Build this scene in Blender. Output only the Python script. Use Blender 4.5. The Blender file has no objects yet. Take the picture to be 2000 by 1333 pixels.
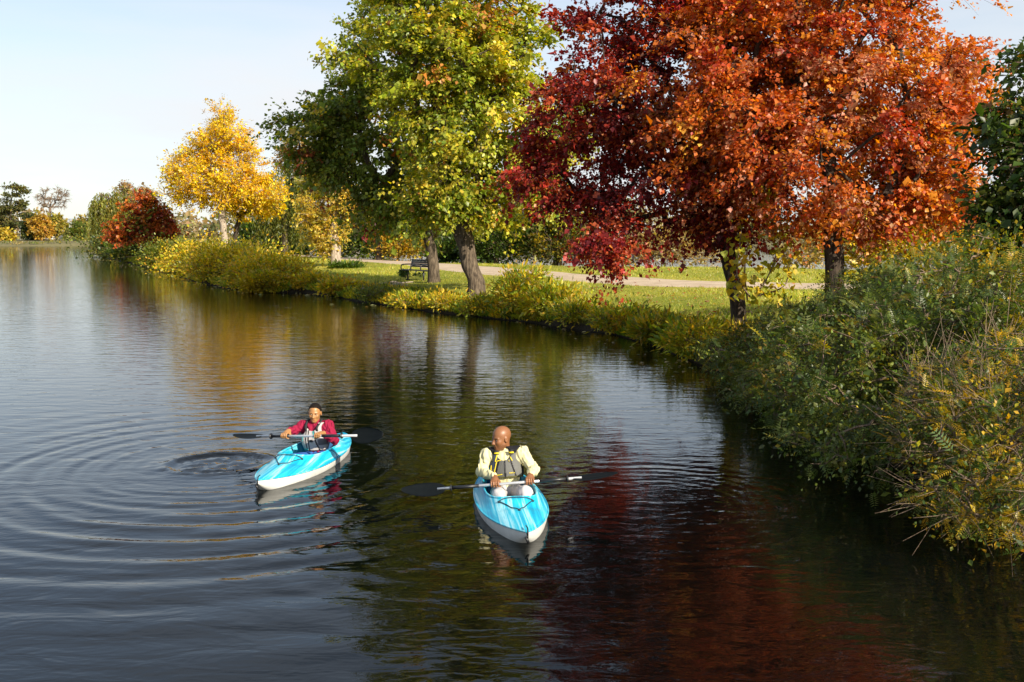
import bpy, bmesh, math, random
import numpy as np
from mathutils import Vector, Matrix

# ---------------------------------------------------------------- camera, sky, sun, exposure
SC = bpy.context.scene
COL = SC.collection
CAM_H, F_PX, Y_HOR = 2.65, 1944.0, 457.0
PITCH = math.atan((666.5 - Y_HOR) / F_PX)
cam_d = bpy.data.cameras.new('camera')
cam_d.sensor_width = 36.0
cam_d.lens = 36.0 * F_PX / 2000.0
cam_d.clip_end = 6000
cam_d.clip_start = 0.05
cam = bpy.data.objects.new('camera', cam_d)
cam.location = (0, 0, CAM_H)
cam.rotation_euler = (math.pi / 2 - PITCH, 0, 0)
COL.objects.link(cam)
SC.camera = cam

SUN_AZ, SUN_EL = math.radians(139), math.radians(29)     # clockwise from +Y
world = bpy.data.worlds.new('World')
SC.world = world
world.use_nodes = True
wn = world.node_tree
wn.nodes.clear()
w_out = wn.nodes.new('ShaderNodeOutputWorld')
w_bg = wn.nodes.new('ShaderNodeBackground')
w_sky = wn.nodes.new('ShaderNodeTexSky')
w_sky.sky_type = 'NISHITA'
w_sky.sun_disc = False
w_sky.sun_elevation = SUN_EL
w_sky.sun_rotation = SUN_AZ
w_sky.air_density = 1.0
w_sky.dust_density = 0.6
w_sky.ozone_density = 1.4
# thin high cloud veil over the whole sky
w_tc = wn.nodes.new('ShaderNodeTexCoord')
w_map = wn.nodes.new('ShaderNodeMapping')
w_map.inputs['Scale'].default_value = (1.0, 1.0, 5.0)
w_noise = wn.nodes.new('ShaderNodeTexNoise')
w_noise.inputs['Scale'].default_value = 1.6
w_noise.inputs['Detail'].default_value = 6
w_noise.inputs['Roughness'].default_value = 0.55
w_ramp = wn.nodes.new('ShaderNodeMapRange')
w_ramp.inputs['From Min'].default_value = 0.3
w_ramp.inputs['From Max'].default_value = 0.72
w_ramp.inputs['To Min'].default_value = 0.12
w_ramp.inputs['To Max'].default_value = 0.68
w_mix = wn.nodes.new('ShaderNodeMix')
w_mix.data_type = 'RGBA'
w_mix.inputs[7].default_value = (5.35, 5.5, 5.7, 1)
wn.links.new(w_tc.outputs['Generated'], w_map.inputs['Vector'])
wn.links.new(w_map.outputs['Vector'], w_noise.inputs['Vector'])
wn.links.new(w_noise.outputs['Fac'], w_ramp.inputs['Value'])
# the veil looks thicker towards the horizon, where the view passes through more of it
w_sep = wn.nodes.new('ShaderNodeSeparateXYZ')
wn.links.new(w_tc.outputs['Generated'], w_sep.inputs[0])
w_abs = wn.nodes.new('ShaderNodeMath'); w_abs.operation = 'ABSOLUTE'
wn.links.new(w_sep.outputs['Z'], w_abs.inputs[0])
w_air = wn.nodes.new('ShaderNodeMapRange')
w_air.interpolation_type = 'SMOOTHSTEP'
w_air.inputs['From Min'].default_value = 0.0
w_air.inputs['From Max'].default_value = 0.34
w_air.inputs['To Min'].default_value = 1.9
w_air.inputs['To Max'].default_value = 0.75
wn.links.new(w_abs.outputs[0], w_air.inputs['Value'])
w_mul = wn.nodes.new('ShaderNodeMath'); w_mul.operation = 'MULTIPLY'; w_mul.use_clamp = True
wn.links.new(w_ramp.outputs['Result'], w_mul.inputs[0]); wn.links.new(w_air.outputs['Result'], w_mul.inputs[1])
wn.links.new(w_mul.outputs[0], w_mix.inputs[0])
wn.links.new(w_sky.outputs['Color'], w_mix.inputs[6])
wn.links.new(w_mix.outputs[2], w_bg.inputs['Color'])
w_bg.inputs['Strength'].default_value = 0.10
wn.links.new(w_bg.outputs['Background'], w_out.inputs['Surface'])

sun_d = bpy.data.lights.new('sun', 'SUN')
sun_d.energy = 5.0
sun_d.angle = math.radians(0.6)
sun_d.color = (1.0, 0.90, 0.74)
sun = bpy.data.objects.new('sun', sun_d)
to_sun = Vector((math.sin(SUN_AZ) * math.cos(SUN_EL), math.cos(SUN_AZ) * math.cos(SUN_EL), math.sin(SUN_EL)))
sun.rotation_euler = to_sun.to_track_quat('Z', 'Y').to_euler()
sun.location = (20, -20, 30)
COL.objects.link(sun)

vs = SC.view_settings
vs.view_transform = 'Standard'
vs.look = 'None'
vs.exposure = 0.75
vs.gamma = 1.0
vs.use_curve_mapping = False
SC.cycles.max_bounces = 6
SC.cycles.diffuse_bounces = 2
SC.cycles.glossy_bounces = 3
SC.cycles.transmission_bounces = 3
SC.cycles.transparent_max_bounces = 4
SC.cycles.use_denoising = True

# ---------------------------------------------------------------- where a photo point stands in the place
_c, _s = math.cos(PITCH), math.sin(PITCH)
def ray(px, py):
    a, b = (px - 1000) / F_PX, -(py - 666.5) / F_PX
    return np.array([a, _c + b * _s, -_s + b * _c])
def on_z(px, py, z=0.0):
    r = ray(px, py); t = (z - CAM_H) / r[2]
    return np.array([0, 0, CAM_H]) + r * t
def at_y(px, py, Y):
    r = ray(px, py); t = Y / r[1]
    return np.array([0, 0, CAM_H]) + r * t
def to_px(p):
    x, y, z = p[0], p[1], p[2] - CAM_H
    d = y * _c - z * _s; u = y * _s + z * _c
    return (1000 + F_PX * x / d, 666.5 - F_PX * u / d)

RNG = np.random.default_rng(11)

# ---------------------------------------------------------------- object helpers
def tag(o, label=None, cat=None, group=None, kind=None):
    if label: o['label'] = label
    if cat: o['category'] = cat
    if group: o['group'] = group
    if kind: o['kind'] = kind
    return o
def empty(name, loc=(0, 0, 0), rot=(0, 0, 0)):
    o = bpy.data.objects.new(name, None)
    o.empty_display_size = 0.2
    o.location = loc; o.rotation_euler = rot
    COL.objects.link(o)
    return o
def mesh_np(name, V, faces, mats=None, parent=None, cols=None, smooth=False, mi=None):
    """faces: list of int arrays (n,3)/(n,4)."""
    if not isinstance(faces, (list, tuple)): faces = [faces]
    me = bpy.data.meshes.new(name)
    V = np.asarray(V, np.float32)
    me.vertices.add(len(V)); me.vertices.foreach_set('co', V.ravel())
    faces = [np.asarray(f, np.int32) for f in faces if len(f)]
    nl = sum(f.size for f in faces); nf = sum(len(f) for f in faces)
    me.loops.add(nl); me.polygons.add(nf)
    me.loops.foreach_set('vertex_index', np.concatenate([f.ravel() for f in faces]))
    tot = np.concatenate([np.full(len(f), f.shape[1], np.int32) for f in faces])
    st = np.concatenate([[0], np.cumsum(tot)[:-1]]).astype(np.int32)
    me.polygons.foreach_set('loop_start', st)
    me.polygons.foreach_set('loop_total', tot)
    if smooth: me.polygons.foreach_set('use_smooth', np.ones(nf, bool))
    if mi is not None: me.polygons.foreach_set('material_index', np.asarray(mi, np.int32))
    me.update(calc_edges=True)
    me.validate()
    if cols is not None:
        ca = me.color_attributes.new('Col', 'FLOAT_COLOR', 'POINT')
        c4 = np.ones((len(V), 4), np.float32); c4[:, :3] = cols
        ca.data.foreach_set('color', c4.ravel())
    if mats is not None:
        for m in (mats if isinstance(mats, (list, tuple)) else [mats]): me.materials.append(m)
    o = bpy.data.objects.new(name, me)
    COL.objects.link(o)
    if parent: o.parent = parent
    return o
class MB:
    """collects simple shapes for one mesh"""
    def __init__(s): s.V = []; s.Q = []; s.T = []; s.C = []; s.n = 0
    def add(s, V, Q=None, T=None, col=None):
        V = np.asarray(V, float)
        if Q is not None and len(Q): s.Q.append(np.asarray(Q, int) + s.n)
        if T is not None and len(T): s.T.append(np.asarray(T, int) + s.n)
        s.V.append(V); s.C.append(np.tile(col if col is not None else (1, 1, 1), (len(V), 1))); s.n += len(V)
    def box(s, c, size, R=None, col=None):
        u = np.array([[x, y, z] for x in (-.5, .5) for y in (-.5, .5) for z in (-.5, .5)]) * np.array(size)
        if R is not None: u = u @ np.asarray(R).T
        s.add(u + np.array(c), [[0, 1, 3, 2], [4, 6, 7, 5], [0, 4, 5, 1], [2, 3, 7, 6], [0, 2, 6, 4], [1, 5, 7, 3]], col=col)
    def tube(s, pts, r, n=8, col=None, cap=True, flat=None):
        pts = np.asarray(pts, float); m = len(pts)
        r = np.broadcast_to(np.asarray(r, float), (m,))
        tg = np.gradient(pts, axis=0); tg /= np.linalg.norm(tg, axis=1)[:, None] + 1e-9
        ref = np.array([0, 0, 1.0]) if abs(tg[0, 2]) < .9 else np.array([1.0, 0, 0])
        V = []
        u = np.cross(tg[0], ref); u /= np.linalg.norm(u)
        for i in range(m):
            u = u - tg[i] * np.dot(u, tg[i]); u /= np.linalg.norm(u) + 1e-9
            w = np.cross(tg[i], u)
            a = np.arange(n) * 2 * math.pi / n
            V.append(pts[i] + r[i] * (np.outer(np.cos(a), u) * (flat if flat else 1) + np.outer(np.sin(a), w)))
        V = np.concatenate(V)
        Q = [[i * n + k, i * n + (k + 1) % n, (i + 1) * n + (k + 1) % n, (i + 1) * n + k] for i in range(m - 1) for k in range(n)]
        T = []
        if cap:
            V = np.vstack([V, pts[0], pts[-1]])
            for k in range(n):
                T.append([m * n, (k + 1) % n, k]); T.append([m * n + 1, (m - 1) * n + k, (m - 1) * n + (k + 1) % n])
        s.add(V, Q, T, col)
    def build(s, name, mat, parent=None, smooth=False, use_col=False):
        fs = []
        if s.Q: fs.append(np.concatenate(s.Q))
        if s.T: fs.append(np.concatenate(s.T))
        return mesh_np(name, np.concatenate(s.V), fs, mat, parent, np.concatenate(s.C) if use_col else None, smooth)

# ---------------------------------------------------------------- materials
def new_mat(name):
    m = bpy.data.materials.new(name); m.use_nodes = True
    nt = m.node_tree
    return m, nt, nt.nodes['Principled BSDF'], nt.nodes['Material Output']
def N(nt, t, **kw):
    n = nt.nodes.new(t)
    for k, v in kw.items():
        if k in n.inputs: n.inputs[k].default_value = v
        else: setattr(n, k, v)
    return n
def mat_plain(name, col, rough=.6, metal=0, var=.12, scale=20, bump=0, bscale=60, spec=.5):
    m, nt, b, o = new_mat(name)
    tc = N(nt, 'ShaderNodeTexCoord')
    nz = N(nt, 'ShaderNodeTexNoise', Scale=scale, Detail=4)
    nt.links.new(tc.outputs['Object'], nz.inputs['Vector'])
    mx = N(nt, 'ShaderNodeMix', data_type='RGBA')
    mx.inputs[6].default_value = (*[c * (1 - var) for c in col], 1)
    mx.inputs[7].default_value = (*[min(1, c * (1 + var)) for c in col], 1)
    nt.links.new(nz.outputs['Fac'], mx.inputs[0])
    nt.links.new(mx.outputs[2], b.inputs['Base Color'])
    b.inputs['Roughness'].default_value = rough
    b.inputs['Metallic'].default_value = metal
    b.inputs['Specular IOR Level'].default_value = spec
    if bump:
        n2 = N(nt, 'ShaderNodeTexNoise', Scale=bscale, Detail=5)
        nt.links.new(tc.outputs['Object'], n2.inputs['Vector'])
        bp = N(nt, 'ShaderNodeBump', Strength=bump, Distance=.01)
        nt.links.new(n2.outputs['Fac'], bp.inputs['Height'])
        nt.links.new(bp.outputs['Normal'], b.inputs['Normal'])
    return m
def mat_leaf(name, trans=.45, rough=.42, spec=.5):
    """leaf colour comes from each leaf's own colour; light passes partly through"""
    m, nt, b, o = new_mat(name)
    at = N(nt, 'ShaderNodeAttribute', attribute_name='Col')
    nt.links.new(at.outputs['Color'], b.inputs['Base Color'])
    b.inputs['Roughness'].default_value = rough
    b.inputs['Specular IOR Level'].default_value = spec
    tr = N(nt, 'ShaderNodeBsdfTranslucent')
    hs = N(nt, 'ShaderNodeHueSaturation', Saturation=1.1, Value=1.25)
    nt.links.new(at.outputs['Color'], hs.inputs['Color'])
    nt.links.new(hs.outputs['Color'], tr.inputs['Color'])
    ms = N(nt, 'ShaderNodeMixShader')
    ms.inputs[0].default_value = trans
    nt.links.new(b.outputs[0], ms.inputs[1]); nt.links.new(tr.outputs[0], ms.inputs[2])
    nt.links.new(ms.outputs[0], o.inputs['Surface'])
    return m
def mat_vcol(name, rough=.6, spec=.4, bump=0, bscale=80, var=0, vscale=30, sheen=0):
    m, nt, b, o = new_mat(name)
    at = N(nt, 'ShaderNodeAttribute', attribute_name='Col')
    src = at.outputs['Color']
    tc = N(nt, 'ShaderNodeTexCoord')
    if var:
        nz = N(nt, 'ShaderNodeTexNoise', Scale=vscale, Detail=4)
        nt.links.new(tc.outputs['Object'], nz.inputs['Vector'])
        mr = N(nt, 'ShaderNodeMapRange'); mr.inputs['To Min'].default_value = 1 - var; mr.inputs['To Max'].default_value = 1 + var
        nt.links.new(nz.outputs['Fac'], mr.inputs['Value'])
        hs = N(nt, 'ShaderNodeHueSaturation')
        nt.links.new(mr.outputs['Result'], hs.inputs['Value']); nt.links.new(src, hs.inputs['Color'])
        src = hs.outputs['Color']
    nt.links.new(src, b.inputs['Base Color'])
    b.inputs['Roughness'].default_value = rough
    b.inputs['Specular IOR Level'].default_value = spec
    if bump:
        n2 = N(nt, 'ShaderNodeTexNoise', Scale=bscale, Detail=5)
        nt.links.new(tc.outputs['Object'], n2.inputs['Vector'])
        bp = N(nt, 'ShaderNodeBump', Strength=bump, Distance=.01)
        nt.links.new(n2.outputs['Fac'], bp.inputs['Height'])
        nt.links.new(bp.outputs['Normal'], b.inputs['Normal'])
    return m
def mat_bark(name, c1, c2, scale=6):
    m, nt, b, o = new_mat(name)
    tc = N(nt, 'ShaderNodeTexCoord')
    mp = N(nt, 'ShaderNodeMapping'); mp.inputs['Scale'].default_value = (3, 3, .6)
    nt.links.new(tc.outputs['Object'], mp.inputs['Vector'])
    nz = N(nt, 'ShaderNodeTexNoise', Scale=scale, Detail=8, Roughness=.65)
    nt.links.new(mp.outputs[0], nz.inputs['Vector'])
    cr = N(nt, 'ShaderNodeValToRGB')
    cr.color_ramp.elements[0].position = .38; cr.color_ramp.elements[0].color = (*c1, 1)
    cr.color_ramp.elements[1].position = .64; cr.color_ramp.elements[1].color = (*c2, 1)
    nt.links.new(nz.outputs['Fac'], cr.inputs['Fac'])
    nt.links.new(cr.outputs['Color'], b.inputs['Base Color'])
    b.inputs['Roughness'].default_value = .9
    b.inputs['Specular IOR Level'].default_value = .15
    bp = N(nt, 'ShaderNodeBump', Strength=.8, Distance=.04)
    nt.links.new(nz.outputs['Fac'], bp.inputs['Height'])
    nt.links.new(bp.outputs['Normal'], b.inputs['Normal'])
    return m

M_LEAF = mat_leaf('leaf_blades')
M_BARK = mat_bark('grey_brown_bark', (.04, .03, .022), (.17, .13, .09))
M_BARK_DK = mat_bark('dark_bark', (.025, .02, .016), (.10, .075, .055))
M_BARK_LT = mat_bark('pale_bark', (.22, .17, .12), (.5, .42, .34))
M_TWIG = mat_bark('twig_bark', (.12, .085, .06), (.3, .22, .15), 14)
# ---------------------------------------------------------------- the land: a low spit between two stretches of water
FRONT = [(4.3, 2.0), (4.4, 6), (4.5, 12), (4.3, 18)] + [tuple(on_z(x, y)[:2]) for x, y in
         ((1338, 703), (1260, 672), (1200, 655), (1120, 641), (1040, 631), (950, 622), (870, 613), (800, 604), (740, 595), (690, 588),
          (640, 578), (590, 571), (540, 573), (490, 570), (440, 564), (390, 553), (340, 540), (290, 524), (240, 512), (205, 504), (185, 495))]
BACK = [(-62, 150), (-50, 150), (-30, 128), (-16, 96), (-6, 76), (2, 66), (9, 62), (15, 62), (24, 58), (40, 44), (70, 30), (70, 2)]
POLY = np.array(FRONT + BACK)
def sdist(P):
    """signed distance to the shoreline, positive on land"""
    P = np.atleast_2d(P)[:, :2]
    A = POLY; B = np.roll(POLY, -1, axis=0)
    d = np.full(len(P), 1e9); ins = np.zeros(len(P), bool)
    for a, b in zip(A, B):
        ab = b - a; t = np.clip(((P - a) @ ab) / (ab @ ab), 0, 1)
        d = np.minimum(d, np.linalg.norm(P - (a + t[:, None] * ab), axis=1))
        c = (a[1] > P[:, 1]) != (b[1] > P[:, 1])
        xx = (b[0] - a[0]) * (P[:, 1] - a[1]) / (b[1] - a[1] + 1e-12) + a[0]
        ins ^= c & (P[:, 0] < xx)
    return np.where(ins, d, -d)
PATH_C = np.array([(60.0, 26.0), (30, 31), (18, 33.5), (11, 35.6)] + [tuple(on_z(x, y, .8)[:2]) for x, y in ((1400, 555), (1250, 549), (1100, 540), (940, 527), (800, 513), (700, 505), (620, 499), (540, 493.5), (480, 489.5))])
def catmull(P, n=8):
    P = np.asarray(P, float); Q = np.vstack([2 * P[0] - P[1], P, 2 * P[-1] - P[-2]]); out = []
    for i in range(1, len(Q) - 2):
        p0, p1, p2, p3 = Q[i - 1], Q[i], Q[i + 1], Q[i + 2]
        for k in range(n):
            t = k / n
            out.append(.5 * ((2 * p1) + (-p0 + p2) * t + (2 * p0 - 5 * p1 + 4 * p2 - p3) * t * t + (-p0 + 3 * p1 - 3 * p2 + p3) * t ** 3))
    out.append(Q[-2]); return np.array(out)
PATH = catmull(PATH_C, 10)
def pdist(P):
    P = np.atleast_2d(P)[:, :2]; d = np.full(len(P), 1e9)
    for a, b in zip(PATH[:-1], PATH[1:]):
        ab = b - a; t = np.clip(((P - a) @ ab) / (ab @ ab + 1e-9), 0, 1)
        d = np.minimum(d, np.linalg.norm(P - (a + t[:, None] * ab), axis=1))
    return d
def wob(P, s, seed=0):
    P = np.atleast_2d(P); x, y = P[:, 0] * s, P[:, 1] * s
    r = np.random.default_rng(seed); o = np.zeros(len(P))
    for k in range(7):
        a = r.uniform(0, 6.28); f = r.uniform(.5, 2.4); ph = r.uniform(0, 6.28)
        o += np.sin((x * math.cos(a) + y * math.sin(a)) * f + ph) / (1 + f)
    return o * .35
def ground(P, path=False):
    P = np.atleast_2d(np.asarray(P, float)); d = sdist(P) + .25 * wob(P, 1.3, 3)
    z = np.where(d > 0, .22 * np.clip(d / .25, 0, 1) + .60 * (1 - np.exp(-np.maximum(d - .1, 0) / 2.6)), np.maximum(d * .8, -1.5))
    z = z + np.where(d > 0, .05 * wob(P, .5, 5) * np.clip(d, 0, 1), 0)
    if not path: z = z - .05 * (pdist(P) < 2.0)
    return z
def gz(x, y): return float(ground([[x, y]], True)[0])

def grid_axis(stops):
    out = []
    for a, b, s in stops: out.append(np.arange(a, b, s))
    out.append([stops[-1][1]]); return np.concatenate(out)
gx = grid_axis([(-75, -40, 2.5), (-40, -20, .8), (-20, 14, .3), (14, 72, 2.5)])
gy = grid_axis([(1, 18, 1.0), (18, 60, .3), (60, 90, .7), (90, 160, 2)])
GX, GY = np.meshgrid(gx, gy)
GP = np.stack([GX.ravel(), GY.ravel()], 1)
GZ = ground(GP)
nx, ny = len(gx), len(gy)
ii = np.arange(nx * ny).reshape(ny, nx)
GQ = np.stack([ii[:-1, :-1], ii[:-1, 1:], ii[1:, 1:], ii[1:, :-1]], -1).reshape(-1, 4)
keep = (GZ[GQ] > -1.4).any(1)

m, nt, b, o = new_mat('lawn_ground')
tc = N(nt, 'ShaderNodeTexCoord')
n1 = N(nt, 'ShaderNodeTexNoise', Scale=.35, Detail=5)
n2 = N(nt, 'ShaderNodeTexNoise', Scale=9.0, Detail=6, Roughness=.7)
for n_ in (n1, n2): nt.links.new(tc.outputs['Object'], n_.inputs['Vector'])
r1 = N(nt, 'ShaderNodeValToRGB')
r1.color_ramp.elements[0].position = .35; r1.color_ramp.elements[0].color = (.19, .23, .026, 1)
r1.color_ramp.elements[1].position = .68; r1.color_ramp.elements[1].color = (.42, .38, .065, 1)
nt.links.new(n1.outputs['Fac'], r1.inputs['Fac'])
r2 = N(nt, 'ShaderNodeValToRGB')
r2.color_ramp.elements[0].position = .3; r2.color_ramp.elements[0].color = (.5, .5, .4, 1)
r2.color_ramp.elements[1].position = .7; r2.color_ramp.elements[1].color = (1.25, 1.2, 1.1, 1)
nt.links.new(n2.outputs['Fac'], r2.inputs['Fac'])
mx = N(nt, 'ShaderNodeMix', data_type='RGBA', blend_type='MULTIPLY'); mx.inputs[0].default_value = 1
nt.links.new(r1.outputs['Color'], mx.inputs[6]); nt.links.new(r2.outputs['Color'], mx.inputs[7])
# mud close to and below the water line
sep = N(nt, 'ShaderNodeSeparateXYZ'); nt.links.new(tc.outputs['Object'], sep.inputs[0])
mr = N(nt, 'ShaderNodeMapRange'); mr.inputs['From Min'].default_value = .12; mr.inputs['From Max'].default_value = .32
nt.links.new(sep.outputs['Z'], mr.inputs['Value'])
mx2 = N(nt, 'ShaderNodeMix', data_type='RGBA'); mx2.inputs[6].default_value = (.03, .024, .016, 1)
nt.links.new(mr.outputs['Result'], mx2.inputs[0]); nt.links.new(mx.outputs[2], mx2.inputs[7])
nt.links.new(mx2.outputs[2], b.inputs['Base Color'])
b.inputs['Roughness'].default_value = .95; b.inputs['Specular IOR Level'].default_value = .1
bp = N(nt, 'ShaderNodeBump', Strength=.7, Distance=.05)
nt.links.new(n2.outputs['Fac'], bp.inputs['Height']); nt.links.new(bp.outputs['Normal'], b.inputs['Normal'])
M_LAWN = m
g = mesh_np('ground', np.column_stack([GP, GZ]), GQ[keep], M_LAWN, smooth=True)
tag(g, 'low grassy spit of land between the two waters', 'ground', kind='structure')

# gravel path
pn = np.gradient(PATH, axis=0); pn /= np.linalg.norm(pn, axis=1)[:, None]
fine = catmull(PATH[::3], 24)
ft = np.gradient(fine, axis=0); ft /= np.linalg.norm(ft, axis=1)[:, None]
fnrm = np.column_stack([-ft[:, 1], ft[:, 0]])
rows = []
for k, v in enumerate(np.linspace(-1, 1, 9)):
    wdt = 2.25 + .22 * wob(fine + 50 * (v > 0), 1.1, 8) + .1 * wob(fine + 9 * v, 5, 9)
    p = fine + fnrm * (v * wdt)[:, None]
    rows.append(np.column_stack([p, ground(p, True) + .012 - .06 * (abs(v) > .95)]))
PV = np.concatenate(rows); L = len(fine)
PQ = np.array([[k * L + i, k * L + i + 1, (k + 1) * L + i + 1, (k + 1) * L + i] for k in range(8) for i in range(L - 1)])
m, nt, b, o = new_mat('pale_gravel')
tc = N(nt, 'ShaderNodeTexCoord')
n1 = N(nt, 'ShaderNodeTexNoise', Scale=1.2, Detail=6)
n2 = N(nt, 'ShaderNodeTexNoise', Scale=30, Detail=5, Roughness=.7)
for n_ in (n1, n2): nt.links.new(tc.outputs['Object'], n_.inputs['Vector'])
r1 = N(nt, 'ShaderNodeValToRGB')
r1.color_ramp.elements[0].position = .3; r1.color_ramp.elements[0].color = (.52, .38, .24, 1)
r1.color_ramp.elements[1].position = .7; r1.color_ramp.elements[1].color = (.72, .56, .38, 1)
nt.links.new(n1.outputs['Fac'], r1.inputs['Fac'])
mx = N(nt, 'ShaderNodeMix', data_type='RGBA', blend_type='MULTIPLY'); mx.inputs[0].default_value = .5
nt.links.new(r1.outputs['Color'], mx.inputs[6]); nt.links.new(n2.outputs['Fac'], mx.inputs[7])
nt.links.new(mx.outputs[2], b.inputs['Base Color']); b.inputs['Roughness'].default_value = .95
bp = N(nt, 'ShaderNodeBump', Strength=.4, Distance=.02)
nt.links.new(n2.outputs['Fac'], bp.inputs['Height']); nt.links.new(bp.outputs['Normal'], b.inputs['Normal'])
tag(mesh_np('path', PV, PQ, m, smooth=True), 'pale gravel footpath winding along the spit', 'path', kind='structure')

# far land all the way to the horizon
fx = np.concatenate([np.linspace(-2500, -260, 12), np.linspace(-240, 260, 70), np.linspace(300, 2500, 12)])
fy = np.concatenate([[0, 6, 10, 16, 30], [60, 120, 300, 900, 2600]]).astype(float)
FX, FY = np.meshgrid(fx, fy)
edge = 228 + 10 * np.sin(fx * .021 + 1) + 5 * np.sin(fx * .07) + 12 * (fx > -45)
FZ = np.interp(fy, [0, 6, 10, 16, 30, 2600], [-1.2, .1, .6, .9, 1.1, 1.5])[:, None] * np.ones_like(FX)
FP = np.column_stack([FX.ravel(), (FY + edge[None, :]).ravel(), FZ.ravel()])
nx2 = len(fx); ii = np.arange(len(FP)).reshape(len(fy), nx2)
FQ = np.stack([ii[:-1, :-1], ii[:-1, 1:], ii[1:, 1:], ii[1:, :-1]], -1).reshape(-1, 4)
M_FAR = mat_plain('dry_meadow', (.15, .13, .05), .95, var=.4, scale=.15)
tag(mesh_np('far_shore', FP, FQ, M_FAR, smooth=True), 'far bank of dry grass across the water', 'shore', kind='structure')
def far_z(): return .95

# ---------------------------------------------------------------- water
RING = on_z(432, 905)[:2]
wx = grid_axis([(-400, -60, 20), (-60, -14, 2), (-14, -6, .16), (-6, 3.6, .055), (3.6, 4.2, .2), (4.2, 10, .5), (10, 60, 5), (60, 400, 20)])
wy = grid_axis([(1.5, 4.5, .25), (4.5, 14, .055), (14, 14.5, .1), (14.5, 22, .12), (22, 40, .4), (40, 120, 2), (120, 420, 15)])
WX, WY = np.meshgrid(wx, wy)
def waves(X, Y):
    P = np.stack([X.ravel(), Y.ravel()], 1)
    z = np.zeros(len(P))
    def rings(c, r0, r1, lam, amp, dirv=None, pw=1.0, ph=0, wobble=.13, seed=1):
        d = P - np.array(c); r = np.linalg.norm(d, axis=1) + 1e-6
        rr = r + wobble * wob(P, .8, seed) + .06 * wob(P, 2.6, seed + 1) + .02 * wob(P, 6, seed + 3)
        env = np.clip((rr - r0) / (.35 * (r1 - r0)), 0, 1) * np.clip((r1 - rr) / (.55 * (r1 - r0)), 0, 1)
        env = env * env * (3 - 2 * env)
        if dirv is not None:
            dv = np.array(dirv) / np.linalg.norm(dirv)
            env = env * np.clip(.5 + .5 * (d @ dv) / r, 0, 1) ** pw
        env = env * np.clip(.8 + .7 * wob(P, .9, seed + 2) + .4 * wob(P, 2.3, seed + 4), 0, 2)
        return amp * env * np.sin(2 * math.pi * rr / (lam * (.55 + .5 * rr / r1)) + ph)
    RC = np.array(RING) + np.array([.35, -.15])
    z += rings(RC, .8, 6.6, .46, .0105, (-.45, -1), 1.0, seed=11)
    z += rings(RC, 1.2, 5.2, .19, .0035, (-.6, -1), .8, seed=15)
    z += rings(RING, .5, 3.0, .17, .004, (-.2, -1), .6, seed=21)
    z += rings((.0, 9.0), .5, 3.6, .22, .0028, (-1, .1), 1.0, seed=31)
    z += rings((1.45, 9.6), .1, 2.6, .16, .0030, (1, .1), .6, seed=41)
    z += rings((-1.25, 11.2), .1, 2.4, .15, .0030, (1, .2), .5, seed=51)
    z += rings((-1.0, 9.4), .05, 1.4, .13, .0025, None, seed=61)
    # the swirl a paddle blade just left beside the woman's kayak
    d = P - np.array(RING); r = np.hypot(d[:, 0] / 1.05, d[:, 1] / .95) + .05 * wob(P, 3, 71)
    z += .022 * np.exp(-((r - .58) / .05) ** 2) - .017 * np.exp(-((r - .46) / .06) ** 2) + .006 * np.exp(-((r - .72) / .05) ** 2)
    z += .015 * np.exp(-(r / .5) ** 2) * np.sin(11 * wob(P, 7, 73) + 9 * wob(P, 13, 74))
    return z.reshape(X.shape)
WZ = np.zeros_like(WX)
nearx = np.where((wx > -13) & (wx < 5))[0]; neary = np.where((wy > 3.2) & (wy < 17))[0]
sl = np.ix_(neary, nearx)
fade = np.clip((WX[sl] + 13) / 3, 0, 1) * np.clip((5 - WX[sl]) / 1, 0, 1) * np.clip((17 - WY[sl]) / 3, 0, 1) * np.clip((WY[sl] - 3.2) / 1, 0, 1)
WZ[sl] = waves(WX[sl], WY[sl]) * fade
ii = np.arange(WX.size).reshape(WX.shape)
WQ = np.stack([ii[:-1, :-1], ii[:-1, 1:], ii[1:, 1:], ii[1:, :-1]], -1).reshape(-1, 4)

K_MAN = dict(c=np.array([-.015, 9.43]), yaw=math.atan2(-1.0, .116))
K_WOM = dict(c=np.array([-2.37, 11.2]), yaw=math.atan2(-1.0, -.20))
WC = np.stack([WX.ravel(), WY.ravel()], 1)[WQ].mean(1)
hole = np.zeros(len(WQ), bool)
for K in (K_MAN, K_WOM):
    d = WC - K['c']; cx, sy = math.cos(K['yaw']), math.sin(K['yaw'])
    lx = d[:, 0] * cx + d[:, 1] * sy; ly = -d[:, 0] * sy + d[:, 1] * cx
    hole |= ((lx + .12) / .66) ** 2 + (ly / .272) ** 2 < 1

m, nt, b, o = new_mat('lake_water')
b.inputs['Base Color'].default_value = (.0012, .0020, .0018, 1)
b.inputs['Roughness'].default_value = .025
b.inputs['IOR'].default_value = 1.333
tc = N(nt, 'ShaderNodeTexCoord')
def wnoise(scale, sx, sy, detail, rough=.5, dist=0.0):
    mp = N(nt, 'ShaderNodeMapping'); mp.inputs['Scale'].default_value = (sx, sy, 1)
    nt.links.new(tc.outputs['Object'], mp.inputs['Vector'])
    n_ = N(nt, 'ShaderNodeTexNoise', Scale=scale, Detail=detail, Roughness=rough, Distortion=dist)
    nt.links.new(mp.outputs[0], n_.inputs['Vector']); return n_
na = wnoise(1.0, 1.6, 4.0, 3, .5, .4)      # lazy wind ripples, long across the view
nb = wnoise(1.0, 7.0, 11.0, 3, .55, .6)    # small chop
nc = wnoise(.12, 1.0, 1.0, 3)              # calm and ruffled patches
mrp = N(nt, 'ShaderNodeMapRange'); mrp.inputs['From Min'].default_value = .35; mrp.inputs['From Max'].default_value = .65
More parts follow.
